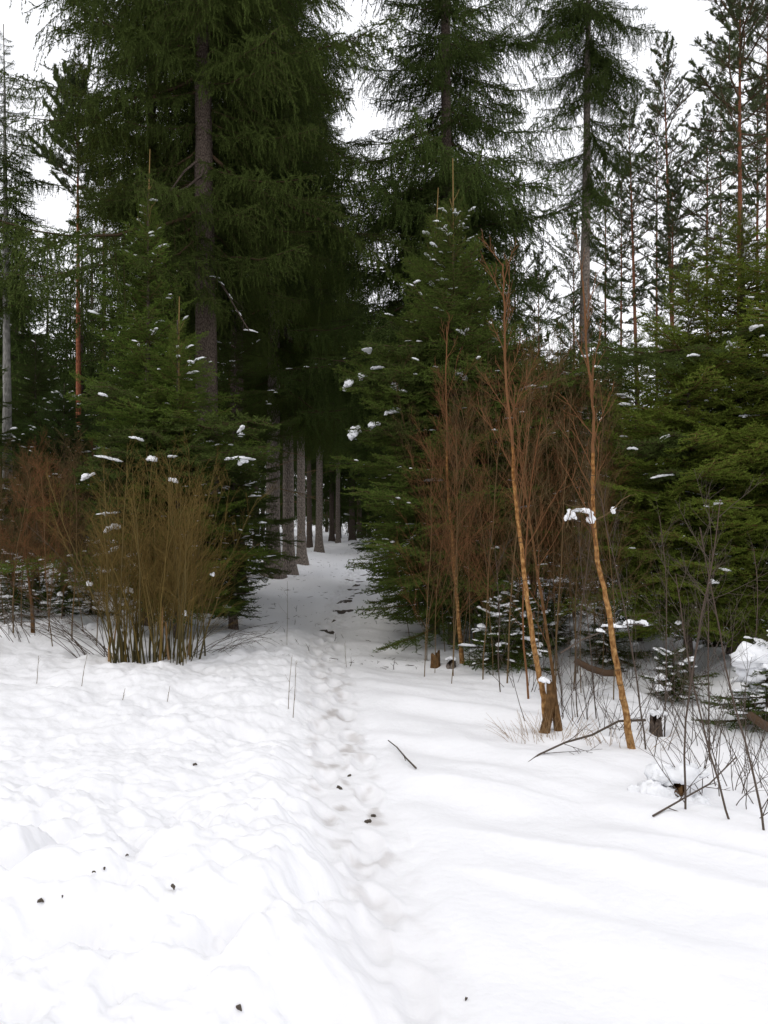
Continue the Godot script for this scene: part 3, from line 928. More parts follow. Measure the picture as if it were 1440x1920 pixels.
	# pines
	var pines := [
		["pine with bright red brown trunk left of the big spruces", 146, 19.0, H(150, 19.0), H(400, 19.0), 1.5, 45, 0.085],
		["thin dull pine trunk between the red trunk and the massive old spruce", 194, 32.0, 17.0, 11.5, 2.0, 36, 0.11],
		["pine showing a short red trunk piece high behind the path row", 579, 50.0, 30.0, 24.5, 2.6, 40, 0.14],
		["pine showing a red trunk piece just right of the massive old trunk", 432, 26.0, 18.0, 11.5, 2.0, 40, 0.14],
		["slim leaning pine with sparse grey crown nearest to the half bare spruce", 1203, 42.0, 23.0, 12.0, 2.6, 50, 0.15],
		["taller slim pine with pointed sparse crown between two shorter ones on the right", 1272, 42.0, 26.5, 13.0, 3.0, 58, 0.17],
		["orange barked pine with layered dark branches near the top right corner", 1386, 29.0, 22.0, 13.0, 3.2, 46, 0.15],
		["pine crown cut by the right edge behind the orange barked pine", 1440, 33.0, 24.0, 14.0, 3.0, 46, 0.15],
		["small crowned pine low in the gap left of the leaning pine", 1165, 48.0, H(330, 48.0), 9.0, 2.4, 40, 0.12],
		["dense bushy pine between the leaning and the pointed pine", 1262, 36.0, H(330, 36.0), 4.0, 2.0, 70, 0.11],
		["pine filling the sky gap right of the pointed pine", 1325, 46.0, H(210, 46.0), 12.0, 3.0, 56, 0.14],
		["pine with thin crown behind the half bare spruce", 1075, 50.0, H(420, 50.0), 8.0, 2.4, 46, 0.12],
		["faint pine standing far back left of the half bare spruce", 1010, 52.0, H(480, 52.0), 7.0, 2.4, 46, 0.12],
		["far pine just right of the half bare spruce", 1135, 58.0, H(260, 58.0), 9.0, 3.0, 56, 0.14],
		["far pine between the leaning pine and the bushy pine", 1232, 60.0, H(180, 60.0), 10.0, 3.2, 60, 0.15],
		["far pine left of the orange barked pine", 1352, 60.0, H(120, 60.0), 12.0, 3.2, 60, 0.15],
		["far pine top in the gap right of the tall dark trunk", 965, 60.0, H(400, 60.0), 8.0, 3.0, 56, 0.14],
		["pine with broad low crown close to the right edge", 1420, 40.0, H(150, 40.0), 10.0, 3.2, 60, 0.15]]
	for k in pines.size():
		var q: Array = pines[k]
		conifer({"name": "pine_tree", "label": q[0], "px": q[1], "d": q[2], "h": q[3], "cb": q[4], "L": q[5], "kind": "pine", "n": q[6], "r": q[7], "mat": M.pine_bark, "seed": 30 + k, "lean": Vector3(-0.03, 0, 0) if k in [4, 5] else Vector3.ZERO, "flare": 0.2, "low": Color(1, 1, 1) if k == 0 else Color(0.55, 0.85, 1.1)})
	conifer({"label": "thin half dead spruce with bare crooked side branches between the pines on the right", "px": 1352, "d": 24.0, "h": 11.5, "cb": 4.0, "L": 1.1, "kind": "far", "n": 55, "r": 0.08, "tint": Color(1, 1, 0.9), "seed": 44})

func build_young_spruces() -> void:
	var g := Color(1.35, 1.4, 1.15)
	var t := conifer({"label": "tall young spruce with bare yellow leader shoot in front of tall dark trunk", "px": 850, "d": 9.6, "h": H(370, 9.6), "leader": 0.5, "cb": 0.35, "full": 1.75, "L": 1.3, "kind": "young", "n": 290, "r": 0.05, "tint": g * 0.9, "snow": 0.22, "seed": 60})
	for q in [[664, 812, 34, 36, 0.7], [700, 798, 34, 22, 0.3], [652, 722, 26, 24, 0.6], [680, 706, 22, 22, 0.9], [741, 727, 26, 26, -0.6], [706, 690, 26, 12, 0.1], [862, 705, 40, 32, -0.4], [740, 772, 40, 18, 0.2], [766, 1016, 36, 14, 0.8], [736, 940, 18, 10, 0.0], [785, 808, 66, 6, 0.0], [690, 657, 46, 8, 0.0], [812, 900, 30, 12, 0.0]]:
		snow_lump(t, q[0], q[1], 9.4, q[2], q[3], q[4], int(q[0]))
	t = conifer({"label": "young spruce with shorter leader left of the tallest young spruce", "px": 815, "d": 10.4, "h": H(400, 10.4), "leader": 0.35, "cb": 0.5, "L": 1.2, "kind": "young", "n": 170, "r": 0.05, "tint": g * 0.85, "snow": 0.15, "seed": 61})
	t = conifer({"label": "brownish young spruce behind the tangle between the yellow birches", "px": 1000, "d": 12.5, "h": H(640, 12.5), "cb": 0.6, "L": 1.35, "kind": "young", "n": 130, "r": 0.05, "tint": Color(1.15, 1.05, 0.8), "snow": 0.25, "seed": 62})
	for q in [[995, 728, 56, 14, 0.05], [940, 741, 24, 8, 0.0], [1075, 700, 60, 10, -0.15], [928, 834, 34, 16, -0.4], [890, 891, 36, 10, 0.1]]:
		snow_lump(t, q[0], q[1], 9.5, q[2], q[3], q[4], int(q[0]))
	conifer({"label": "bushy spruce filling the dark gap just right of the half bare trunk", "px": 1130, "d": 14.0, "h": H(640, 14.0), "cb": 0.5, "L": 1.3, "kind": "young", "n": 130, "r": 0.06, "tint": g * 0.8, "snow": 0.12, "seed": 63})
	conifer({"label": "low spruce under the tall dark trunk right of the path", "px": 905, "d": 12.2, "h": H(560, 12.2), "cb": 0.5, "L": 1.4, "kind": "young", "n": 140, "r": 0.06, "tint": g * 0.78, "snow": 0.12, "seed": 64})
	# right-hand group
	t = conifer({"label": "broad green young spruce in the middle of the right hand group", "px": 1290, "d": 8.6, "h": H(470, 8.6), "full": 1.6, "cb": 0.55, "L": 1.15, "kind": "young", "n": 190, "r": 0.045, "tint": Color(1.9, 1.85, 1.2), "snow": 0.14, "seed": 65})
	for q in [[1187, 841, 22, 8, 0.0], [1245, 822, 30, 12, 0.5], [1098, 668, 26, 8, 0.1], [1338, 1092, 22, 16, 0.0], [1272, 1168, 18, 10, 0.0], [1240, 893, 46, 8, 0.15]]:
		snow_lump(t, q[0], q[1], 7.9, q[2], q[3], q[4], int(q[0]))
	t = conifer({"label": "largest young spruce at the right edge with visible brown trunk base in the snow", "px": 1388, "d": 8.8, "h": H(390, 8.8), "full": 1.5, "cb": 0.75, "L": 1.4, "kind": "young", "n": 240, "r": 0.105, "tint": Color(1.75, 1.65, 1.05), "snow": 0.12, "seed": 66})
	for q in [[1415, 614, 36, 12, 0.1], [1300, 666, 20, 8, 0.0]]:
		snow_lump(t, q[0], q[1], 7.9, q[2], q[3], q[4], int(q[0]))
	conifer({"label": "young spruce cut off by the right edge of the view", "px": 1500, "d": 8.2, "h": H(270, 8.2), "cb": 0.5, "L": 1.3, "kind": "young", "n": 160, "r": 0.06, "tint": Color(1.7, 1.65, 1.0), "snow": 0.1, "seed": 67})
	conifer({"label": "small green spruce forming the left shoulder of the right hand group", "px": 1195, "d": 10.0, "h": H(620, 10.0), "cb": 0.5, "L": 1.0, "kind": "young", "n": 130, "r": 0.045, "tint": Color(1.8, 1.75, 1.1), "snow": 0.15, "seed": 68})
	# left-hand group
	t = conifer({"label": "bright green young spruce with long leader, left of the massive old trunk", "px": 277, "d": 10.6, "h": H(370, 10.6), "full": 1.6, "leader": 0.6, "cb": 0.5, "L": 1.15, "kind": "young", "n": 210, "r": 0.06, "tint": Color(1.5, 1.65, 1.2), "snow": 0.2, "seed": 70})
	for q in [[192, 740, 36, 8, -0.3], [258, 823, 30, 10, -0.2], [206, 860, 46, 10, -0.2], [165, 893, 40, 14, 0.3], [286, 861, 34, 18, 0.0], [322, 856, 26, 8, 0.1], [326, 902, 18, 16, -0.4], [452, 804, 24, 12, 0.6], [450, 860, 50, 12, 0.0], [456, 866, 18, 18, 0.4], [212, 990, 36, 18, 0.5], [200, 963, 40, 8, 0.1]] :
		snow_lump(t, q[0], q[1], 9.0, q[2], q[3], q[4], int(q[0] + q[1]))
	conifer({"label": "shorter green young spruce right behind the willow bush", "px": 335, "d": 9.9, "h": H(600, 9.9), "leader": 0.3, "cb": 0.5, "L": 1.05, "kind": "young", "n": 150, "r": 0.05, "tint": Color(1.5, 1.6, 1.15), "snow": 0.2, "seed": 71})
	t = conifer({"label": "dark low spruce at the left side of the path entrance beside the bush", "px": 438, "d": 10.6, "h": H(800, 10.6), "cb": 0.2, "L": 0.62, "kind": "young", "n": 120, "r": 0.05, "tint": Color(0.9, 0.95, 0.9), "snow": 0.2, "seed": 72})
	for q in [[426, 1138, 20, 12, -0.6], [478, 930, 30, 6, 0.0], [493, 980, 14, 6, 0.0]]:
		snow_lump(t, q[0], q[1], 10.1, q[2], q[3], q[4], int(q[0]))
	conifer({"label": "dark mid height spruce between the massive trunk and the path trees", "px": 440, "d": 13.2, "h": H(500, 13.2), "cb": 0.6, "L": 1.2, "kind": "young", "n": 150, "r": 0.06, "tint": Color(0.85, 0.9, 0.85), "snow": 0.15, "seed": 73})
	conifer({"label": "bluish dark spruce below the red pine trunk on the left", "px": 120, "d": 13.5, "h": H(730, 13.5), "cb": 0.8, "L": 1.35, "kind": "young", "n": 160, "r": 0.06, "tint": Color(0.8, 0.95, 1.0), "snow": 0.25, "seed": 74})
	conifer({"label": "dusky spruce in shadow beside the pale trunk at the left edge", "px": 66, "d": 15.5, "h": H(640, 15.5), "cb": 0.8, "L": 1.5, "kind": "young", "n": 150, "r": 0.06, "tint": Color(0.8, 0.85, 0.85), "snow": 0.15, "seed": 75})
	conifer({"label": "young spruce cut off by the left edge of the view", "px": -70, "d": 13.0, "h": H(560, 13.0), "cb": 0.6, "L": 1.4, "kind": "young", "n": 140, "r": 0.06, "tint": Color(0.85, 0.9, 0.85), "snow": 0.15, "seed": 76})
	conifer({"label": "spruce with drooping snow dusted branches overhanging the far right side of the path", "px": 735, "d": 17.0, "h": H(560, 17.0), "cb": 0.8, "L": 1.25, "kind": "young", "n": 130, "r": 0.07, "tint": Color(0.85, 0.95, 0.9), "snow": 0.3, "seed": 77})
	# small snow-laden seedlings on the forest floor
	var seeds := [["snow laden spruce seedling left of the tall yellow birch", 935, 8.3, 0.75, 0.5], ["second snow laden spruce seedling close to the birch foot", 975, 8.8, 0.8, 0.45], ["little spruce weighed down by a thick snow cap at the right edge", 1437, 6.3, 0.75, 0.45], ["small snowy spruce beside the orange sapling on the left", 25, 10.8, 0.9, 0.5]]
	var marks := [[150, "willow"], [866, "slim birch"], [985, "tall birch"], [1108, "leaning birch"], [1290, "green young spruce"], [1388, "largest young spruce"]]
	for q in [[70, 11.6, 0.8, 0.45], [118, 10.9, 0.7, 0.4], [170, 11.4, 0.8, 0.4], [1035, 9.8, 0.75, 0.45], [1075, 11.2, 0.9, 0.5], [1135, 9.2, 0.7, 0.45], [1225, 10.2, 0.8, 0.5], [1262, 7.6, 0.5, 0.35], [1340, 9.6, 0.8, 0.5], [1415, 9.8, 0.8, 0.5]]:
		seeds.append([placed("low snowy spruce seedling", q[0], marks), q[0], q[1], q[2], q[3]])
	for k in seeds.size():
		var q: Array = seeds[k]
		t = conifer({"name": "spruce_seedling", "label": q[0], "px": q[1], "d": q[2], "h": q[3], "cb": 0.08, "L": q[4], "kind": "young", "n": 40, "r": 0.014, "tint": Color(0.9, 0.95, 0.8), "snow": 0.35 if k > 3 else 0.55, "snow_size": 0.95, "seed": 80 + k})
		var r := rnd(880 + k)
		if k == 2:
			for m in 3:
				part("snow_cap", blobs[4 + m], t, Vector3(-0.05 + 0.12 * m, 0.62 - 0.12 * m, 0.08 - 0.06 * m)).scale = Vector3(0.30, 0.26, 0.26)
		for m in (4 if k > 3 else 7):
			var a := r.randf() * TAU
			var rr: float = q[4] * sqrt(r.randf()) * 0.9
			var o := part("snow_clump", blobs[3 + m % 5], t, Vector3(cos(a) * rr, q[3] * (1.0 - rr / q[4] * 0.75) * r.randf_range(0.75, 1.0), sin(a) * rr))
			o.scale = Vector3(r.randf_range(0.05, 0.10), r.randf_range(0.04, 0.08), r.randf_range(0.05, 0.09))
			o.rotation.y = r.randf() * 6.0

func build_far_trees() -> void:
	var r := rnd(500)
	# trees further in that can still be told apart
	var spots := []
	for k in 26:   # left side
		spots.append([lerpf(-160, 700, (k + r.randf()) / 26.0), r.randf_range(22, 44), r.randf_range(13, 18), r.randf_range(2.5, 5.0)])
	for k in 14:   # right side, lower and more open
		spots.append([lerpf(700, 1120, (k + r.randf()) / 14.0), r.randf_range(22, 42), r.randf_range(9.5, 13.5), r.randf_range(1.0, 2.6)])
	for k in 12:
		spots.append([lerpf(1120, 1580, (k + r.randf()) / 12.0), r.randf_range(22, 40), r.randf_range(6.5, 10.0), r.randf_range(1.0, 2.2)])
	spots.sort_custom(func(a, b): return a[0] < b[0])
	var marks := [[15, "pale slender trunk"], [146, "red pine trunk"], [285, "dark spruce"], [392, "massive trunk"], [538, "path row"], [650, "path end"], [840, "tall dark trunk"], [960, "tall birch top"], [1105, "half bare spruce"], [1210, "leaning pine"], [1278, "pointed pine"], [1386, "orange barked pine"]]
	for k in spots.size():
		var s: Array = spots[k]
		if s[0] > 575 and s[0] < 735 and s[1] < 36:
			s[1] += 14.0
		var side := "in the dark wood left of the path" if s[0] < 640 else "in the wood behind the thicket right of the path" if s[0] < 1150 else "behind the young spruces at the right"
		var high: float = minf(s[2], 1.6 + (960 - 620) * s[1] / F) if s[0] > 900 else minf(s[2], H(r.randf_range(330, 470), s[1])) if s[0] < 230 else s[2]
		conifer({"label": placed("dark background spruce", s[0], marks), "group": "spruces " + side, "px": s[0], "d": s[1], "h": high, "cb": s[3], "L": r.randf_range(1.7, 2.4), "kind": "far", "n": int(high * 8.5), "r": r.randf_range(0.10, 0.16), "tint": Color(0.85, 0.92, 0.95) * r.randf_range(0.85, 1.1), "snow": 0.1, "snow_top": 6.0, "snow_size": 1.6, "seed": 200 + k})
	# the wood beyond, one dense mass
	var mass := Node3D.new()
	mass.name = "distant_forest"
	add_child(mass)
	mass.set_meta("kind", "stuff")
	tag(mass, "dense dark spruce wood closing the view beyond the nearer trees", "forest")
	var list := {}
	var trunks := []
	var cols := []
	for k in 420:
		var d := r.randf_range(42, 120)
		var px := r.randf_range(-300, 1740)
		var lim: float = lerpf(10.0, 17.0, smoothstep(800, 500, px)) * r.randf_range(0.75, 1.1) if d < 70 else 14.0 * r.randf_range(0.8, 1.2)
		if px < 230:
			lim = minf(lim, H(r.randf_range(330, 520), d))
		if px > 900:
			lim = minf(lim, 1.6 + (960 - r.randf_range(560, 720)) * d / F)
		var p := on_ground(px, d)
		trunks.append(Transform3D(Basis().scaled(Vector3(1, lim, 1)), p))
		cols.append(Color(1, 1, 1))
		var az := r.randf() * TAU
		for m in 46:
			var f := (m + r.randf()) / 46.0
			az += 2.4
			var ln := (0.3 + 2.0 * f) * r.randf_range(0.8, 1.15)
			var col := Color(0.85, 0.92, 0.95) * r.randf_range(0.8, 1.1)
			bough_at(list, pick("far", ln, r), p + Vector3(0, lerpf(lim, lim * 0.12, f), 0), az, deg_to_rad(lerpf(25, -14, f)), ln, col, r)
	for me in list:
		copies("crowns", me, list[me][0], list[me][1], mass)
	var b := Buf.new()
	b.tube(PackedVector3Array([Vector3(0, -0.1, 0), Vector3(0, 0.5, 0), Vector3(0, 1, 0)]), PackedFloat32Array([0.15, 0.1, 0.01]), 6, Color(1, 1, 1), Color(1, 1, 1))
	copies("trunks", b.mesh(M.spruce_bark), trunks, cols, mass)

func build_birches() -> void:
	birch("slim orange yellow birch standing next to the small stump, nearest to the path", [[868, 1238], [860, 1170], [851, 1060], [846, 990], [838, 900], [837, 800], [834, 720], [836, 620]], 8.6, 0.027, 16, 301)
	var d := 5.8
	var t := birch("tall yellow birch rising from a split orange stump in dry grass", [[1027, 1368], [1022, 1310], [1005, 1240], [989, 1120], [980, 1020], [969, 920], [966, 820], [955, 700], [953, 590], [950, 480]], d, 0.025, 18, 302)
	# the split base with its second, broken stem
	var r := rnd(555)
	var b := Buf.new()
	var base := t.position
	var q := PackedVector3Array()
	for p in [[1046, 1372], [1040, 1330], [1037, 1300], [1036, 1262]]:
		q.append(Vector3(X(p[0], d), H(p[1], d), -d + 0.02) - base)
	b.tube(q, PackedFloat32Array([0.032, 0.026, 0.02, 0.006]), 9, Color(1, 1, 1), Color(0.8, 0.8, 0.8), 0.4, n_fine)
	q = PackedVector3Array()
	for p in [[1016, 1380], [1024, 1340], [1030, 1300], [1026, 1272]]:
		q.append(Vector3(X(p[0], d), H(p[1], d), -d + 0.06) - base)
	b.tube(q, PackedFloat32Array([0.038, 0.032, 0.028, 0.018]), 9, Color(1, 1, 1), Color(0.9, 0.9, 0.9), 0.4, n_fine, true)
	part("split_base", b.mesh(M.rotten), t)
	snow_lump(t, 1021, 1276, d - 0.07, 20, 18, 0.0, 2)
	t = birch("yellow birch leaning left with its foot beside the snow capped stump", [[1187, 1408], [1168, 1320], [1150, 1240], [1130, 1130], [1115, 1040], [1108, 930], [1104, 840], [1100, 770], [1092, 660], [1083, 540]], 5.31, 0.025, 16, 303)
	var ab := Buf.new()
	for bq in [[[1112, 985], [1100, 958], [1085, 950], [1070, 957], [1062, 990]], [[1112, 990], [1108, 962], [1098, 955], [1088, 962]], [[1114, 975], [1132, 968], [1150, 955], [1165, 938], [1182, 928]]]:
		var pl := polyline(bq, 5.3, 5.2)
		for k in pl.size():
			pl[k] -= t.position
		ab.tube(pl, taper(pl.size(), 0.006, 0.003), 4, Color(1, 1, 1), Color(1, 1, 1))
		twigs(ab, pl, 0.2, 5, 0.2, 0.002, 0.6, 1, 0.0, Color(1, 1, 1), r)
	part("bent_twigs", ab.mesh(M.brown_twig), t)
	for s in [[1070, 968, 22, 34, 0.3], [1092, 958, 34, 16, -0.2], [1108, 975, 20, 30, 0.5], [1151, 957, 16, 18, 0.9]]:
		snow_lump(t, s[0], s[1], 5.25, s[2], s[3], s[4], int(s[0]))
	sapling("thin reddish sapling just left of the tall yellow birch stem", "", on_ground(992, 6.7), 2.4, Vector3(-0.05, 0, 0), 0.011, 9, 0.5, M.red_twig, M.red_twig, 310)
	sapling("orange brown sapling between the two leaning yellow birches", "", on_ground(1046, 6.4), 2.7, Vector3(-0.01, 0, 0), 0.017, 14, 0.6, M.rotten, M.red_twig, 311)
	sapling("dull brown sapling behind the slim birch near the path", "", on_ground(890, 9.4), 2.6, Vector3(0.0, 0, 0), 0.014, 16, 0.6, M.brown_twig, M.red_twig, 312)

func build_shrubs() -> void:
	var r := rnd(700)
	# the willow
	var d := 8.2
	var at := on_ground(285, d)
	var w := thing("willow_bush", "large bare olive brown willow bush fanning out from many stems left of the path", "bush", at)
	for k in 96:
		var bx := r.randf_range(-1, 1)
		var bz := r.randf_range(-1, 1)
		var b := Buf.new()
		var p := Vector3(bx * 0.42, 0, bz * 0.22)
		p.y = ground_h(at.x + p.x, at.z + p.z) - at.y - 0.04
		if k % 3 == 0:
			p.x *= 1.25
			p.z *= 1.5
		var out := Vector3(bx * 0.10 + r.randf_range(-0.19, 0.19), 1, bz * 0.2 + r.randf_range(-0.2, 0.2))
		var ln := r.randf_range(1.1, 2.45) * (1.0 - 0.15 * absf(bx))
		var pts := curve(p, out, ln, 8, 0.10, Vector3(bx * 0.012, 0.03, 0), r)
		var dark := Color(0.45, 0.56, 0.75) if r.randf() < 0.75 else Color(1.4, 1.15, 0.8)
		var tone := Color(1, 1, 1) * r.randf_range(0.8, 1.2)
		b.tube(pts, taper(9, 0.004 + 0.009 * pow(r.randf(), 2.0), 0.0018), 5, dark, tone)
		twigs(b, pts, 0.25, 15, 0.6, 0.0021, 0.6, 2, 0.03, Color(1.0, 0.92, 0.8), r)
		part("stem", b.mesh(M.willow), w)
	for q in [[240, 1108, 18, 20], [345, 1150, 16, 16], [232, 1182, 16, 10], [168, 1096, 14, 16], [398, 1078, 12, 12]]:
		snow_lump(w, q[0], q[1], d, q[2], q[3], 0.0, q[0])
	# broken straw-coloured stubs at the foot
	for q in [[205, 1248, 0.3, 0.02], [300, 1252, 0.62, 0.016], [318, 1250, 0.45, 0.014], [352, 1240, 0.4, 0.013], [212, 1245, 0.5, 0.012], [360, 1235, 0.25, 0.012]]:
		var e := flat(q[0], q[1]) - at
		var sb := Buf.new()
		sb.tube(curve(e + Vector3(0, -0.05, 0), Vector3(r.randf_range(-0.12, 0.12), 1, 0.1), q[2], 5, 0.06, Vector3.ZERO, r), taper(6, q[3], q[3] * 0.5), 6, Color(1, 1, 1), Color(0.8, 0.7, 0.5), 0.3, n_fine, true)
		part("broken_stub", sb.mesh(M.straw), w)
	# low arching branches
	for s in [["dark arching twigs spreading over the snow left of the willow bush", 180, 1240, -1.0, 19, 1.5], ["thin arching twigs bending down right of the willow bush", 385, 1235, 1.0, 10, 0.9], ["low dark twigs at the left edge of the clearing", 30, 1215, -0.6, 14, 0.9]]:
		var p := flat(s[1], s[2])
		var t := thing("arching_shrub", s[0], "shrub", p)
		for k in s[4]:
			var b := Buf.new()
			var dir := Vector3(s[3] * r.randf_range(0.1, 1.1), r.randf_range(0.6, 1.2), r.randf_range(-0.6, 0.5))
			var q := curve(Vector3(r.randf_range(-0.22, 0.22), -0.04, r.randf_range(-0.15, 0.15)), dir, s[5] * r.randf_range(0.6, 1.15), 8, 0.07, Vector3(s[3] * 0.05, -0.085, 0), r)
			b.tube(q, taper(9, 0.0036, 0.0013), 4, Color(1.2, 1.15, 1.0), Color(1.7, 1.4, 1.1))
			twigs(b, q, 0.25, 6, 0.28, 0.0022, 0.6, 1, 0.0, Color(1.2, 1.1, 1.0), r)
			part("stem", b.mesh(M.dark_twig), t)
	# reddish thicket of bare saplings behind the birches
	var spots := [[770, 10.2, 2.4], [800, 8.9, 2.9], [835, 9.2, 3.2], [860, 10.4, 3.4], [880, 8.4, 2.6], [905, 9.8, 3.3], [925, 8.0, 3.1], [945, 10.6, 3.6], [960, 8.8, 3.4], [985, 9.6, 3.7], [1010, 7.9, 3.0], [1025, 10.2, 3.8], [1050, 8.6, 3.3], [1070, 9.6, 3.2], [1090, 7.8, 2.9], [1110, 10.0, 3.0], [1130, 8.4, 2.6], [1150, 7.4, 2.2], [1000, 11.4, 3.6], [1060, 11.4, 3.4], [900, 11.3, 3.4], [850, 8.0, 2.4], [940, 9.2, 3.4], [975, 10.4, 3.7], [1000, 8.7, 3.3], [1035, 9.0, 3.3], [1075, 8.3, 2.9], [870, 9.6, 3.2], [915, 8.6, 3.0], [1120, 9.2, 2.8], [795, 8.0, 2.3], [815, 8.3, 2.7], [845, 7.6, 2.5], [865, 8.8, 3.0], [905, 7.7, 2.8], [950, 7.5, 3.0], [1010, 9.3, 3.6], [1040, 7.6, 2.9], [1085, 8.8, 3.1]]
	spots.sort_custom(func(a, b): return a[0] < b[0])
	var marks := [[866, "slim birch"], [985, "tall birch"], [1108, "leaning birch"]]
	for k in spots.size():
		var s: Array = spots[k]
		sapling(placed(["bare brown", "bare reddish"][k % 2] + [" low", " tall"][int(s[2] > 3.1)] + " thicket sapling", s[0], marks), "saplings of the thicket right of the path", on_ground(s[0], s[1]), s[2], Vector3(r.randf_range(-0.1, 0.1), 0, r.randf_range(-0.1, 0.1)), r.randf_range(0.004, 0.009), 27, 0.95, M.brown_twig, M.red_twig if k % 2 else M.brown_twig, 720 + k)
	var lefts := [[10, 10.4, 2.1], [40, 10.0, 1.9], [62, 10.8, 2.2], [90, 9.8, 2.2], [115, 10.6, 2.0], [135, 9.4, 2.2], [158, 10.0, 2.1], [-20, 10.2, 2.1], [180, 9.2, 1.9], [78, 11.4, 2.3], [25, 9.5, 1.9], [100, 9.0, 2.0], [55, 11.6, 2.4], [128, 11.0, 2.3], [5, 11.2, 2.3]]
	lefts.sort_custom(func(a, b): return a[0] < b[0])
	marks = [[15, "pale slender trunk"], [62, "orange broken trunk"], [150, "willow edge"]]
	for k in lefts.size():
		var s: Array = lefts[k]
		sapling(placed(["bare brown", "bare reddish"][k % 2] + " brush sapling", s[0], marks), "saplings of the brush at the left", on_ground(s[0], s[1]), s[2], Vector3(r.randf_range(-0.1, 0.1), 0, 0), r.randf_range(0.004, 0.009), 36, 0.75, M.brown_twig, M.red_twig if k % 2 else M.brown_twig, 760 + k)
	sapling("short orange barked broken trunk in the brush at the left", "", on_ground(62, 9.9), 1.3, Vector3.ZERO, 0.03, 6, 0.4, M.rotten, M.brown_twig, 790)
	# thin dark saplings in the foreground on the right
	var fronts := [["dark thin sapling right behind the snow capped stump", 1213, 5.3, 1.75, -0.05], ["bent dark sapling rising from below the capped stump at right", 1285, 4.25, 1.7, 0.03], ["dark twig leaning left near the right edge", 1378, 4.1, 1.3, -0.35], ["upright dark sapling closest to the right edge", 1436, 3.95, 1.55, -0.03], ["slim sapling in the ditch between the two dark ones", 1330, 5.6, 1.5, 0.1], ["greyish twiggy sapling left of the fallen branch", 940, 7.2, 1.3, -0.15], ["bare forked sapling before the snowy floor between birches", 1085, 7.0, 1.9, -0.1], ["dark sapling before the snowy floor close to the leaning birch", 1120, 6.9, 1.8, -0.15], ["spindly sapling in front of the green spruces at right", 1245, 6.3, 1.8, 0.0], ["twiggy sapling under the largest young spruce at right", 1400, 6.6, 1.4, 0.1]]
	for k in fronts.size():
		var s: Array = fronts[k]
		sapling(s[0], "", on_ground(s[1], s[2]), s[3], Vector3(s[4], 0, 0), 0.0065, 14, 0.6, M.dark_twig, M.dark_twig, 800 + k)
	# fine brush in the ditch
	marks = [[1026, "tall birch foot"], [1187, "leaning birch foot"], [1262, "capped stump"], [1378, "leaning dark twig"]]
	for k in 15:
		var tx: float = [1000, 1040, 1075, 1100, 1130, 1160, 1210, 1260, 1290, 1300, 1330, 1360, 1400, 1420, 1450][k]
		var td: float = [7.4, 6.1, 7.6, 6.6, 8.0, 5.9, 6.3, 7.0, 5.9, 5.0, 4.5, 5.6, 4.4, 4.9, 5.4][k]
		var p := on_ground(tx, td)
		var t := thing("twig_brush", placed("fine dark twig tuft", tx, marks), "shrub", p, "tufts of twigs in the ditch")
		var b := Buf.new()
		for m in 8:
			var q := curve(Vector3(r.randf_range(-0.25, 0.25), -0.06, r.randf_range(-0.2, 0.2)), Vector3(r.randf_range(-0.7, 0.7), 1, r.randf_range(-0.5, 0.5)), r.randf_range(0.35, 0.8), 5, 0.12, Vector3.ZERO, r)
			b.tube(q, taper(6, 0.0035, 0.0015), 3, Color(1, 1, 1), Color(1.3, 1.1, 1))
			twigs(b, q, 0.3, 4, 0.22, 0.0016, 0.6, 0, 0.0, Color(1.3, 1.1, 1.0), r)
		part("twigs", b.mesh(M.dark_twig), t)

func polyline(px: Array, d0: float, d1: float) -> PackedVector3Array:
	var out := PackedVector3Array()
	for k in px.size():
		var d := lerpf(d0, d1, float(k) / (px.size() - 1))
		out.append(Vector3(X(px[k][0], d), H(px[k][1], d), -d))
	return out

func laid(called: String, label: String, category: String, pts: PackedVector3Array, r0: float, r1: float, mat: Material, tw := 0, sd := 1) -> Node3D:
	var r := rnd(sd)
	var at := pts[0]
	var t := thing(called, label, category, at)
	var q := PackedVector3Array()
	for p in pts:
		q.append(p - at)
	var b := Buf.new()
	b.tube(q, taper(q.size(), r0, r1), 6, Color(1, 1, 1), Color(1, 1, 1), 0.2, n_fine, true)
	part("wood", b.mesh(mat), t)
	if tw:
		var w := Buf.new()
		twigs(w, q, 0.1, tw, 0.35, 0.003, 0.6, 1, 0.0, Color(1, 1, 1), r)
		part("twigs", w.mesh(mat), t)
	return t

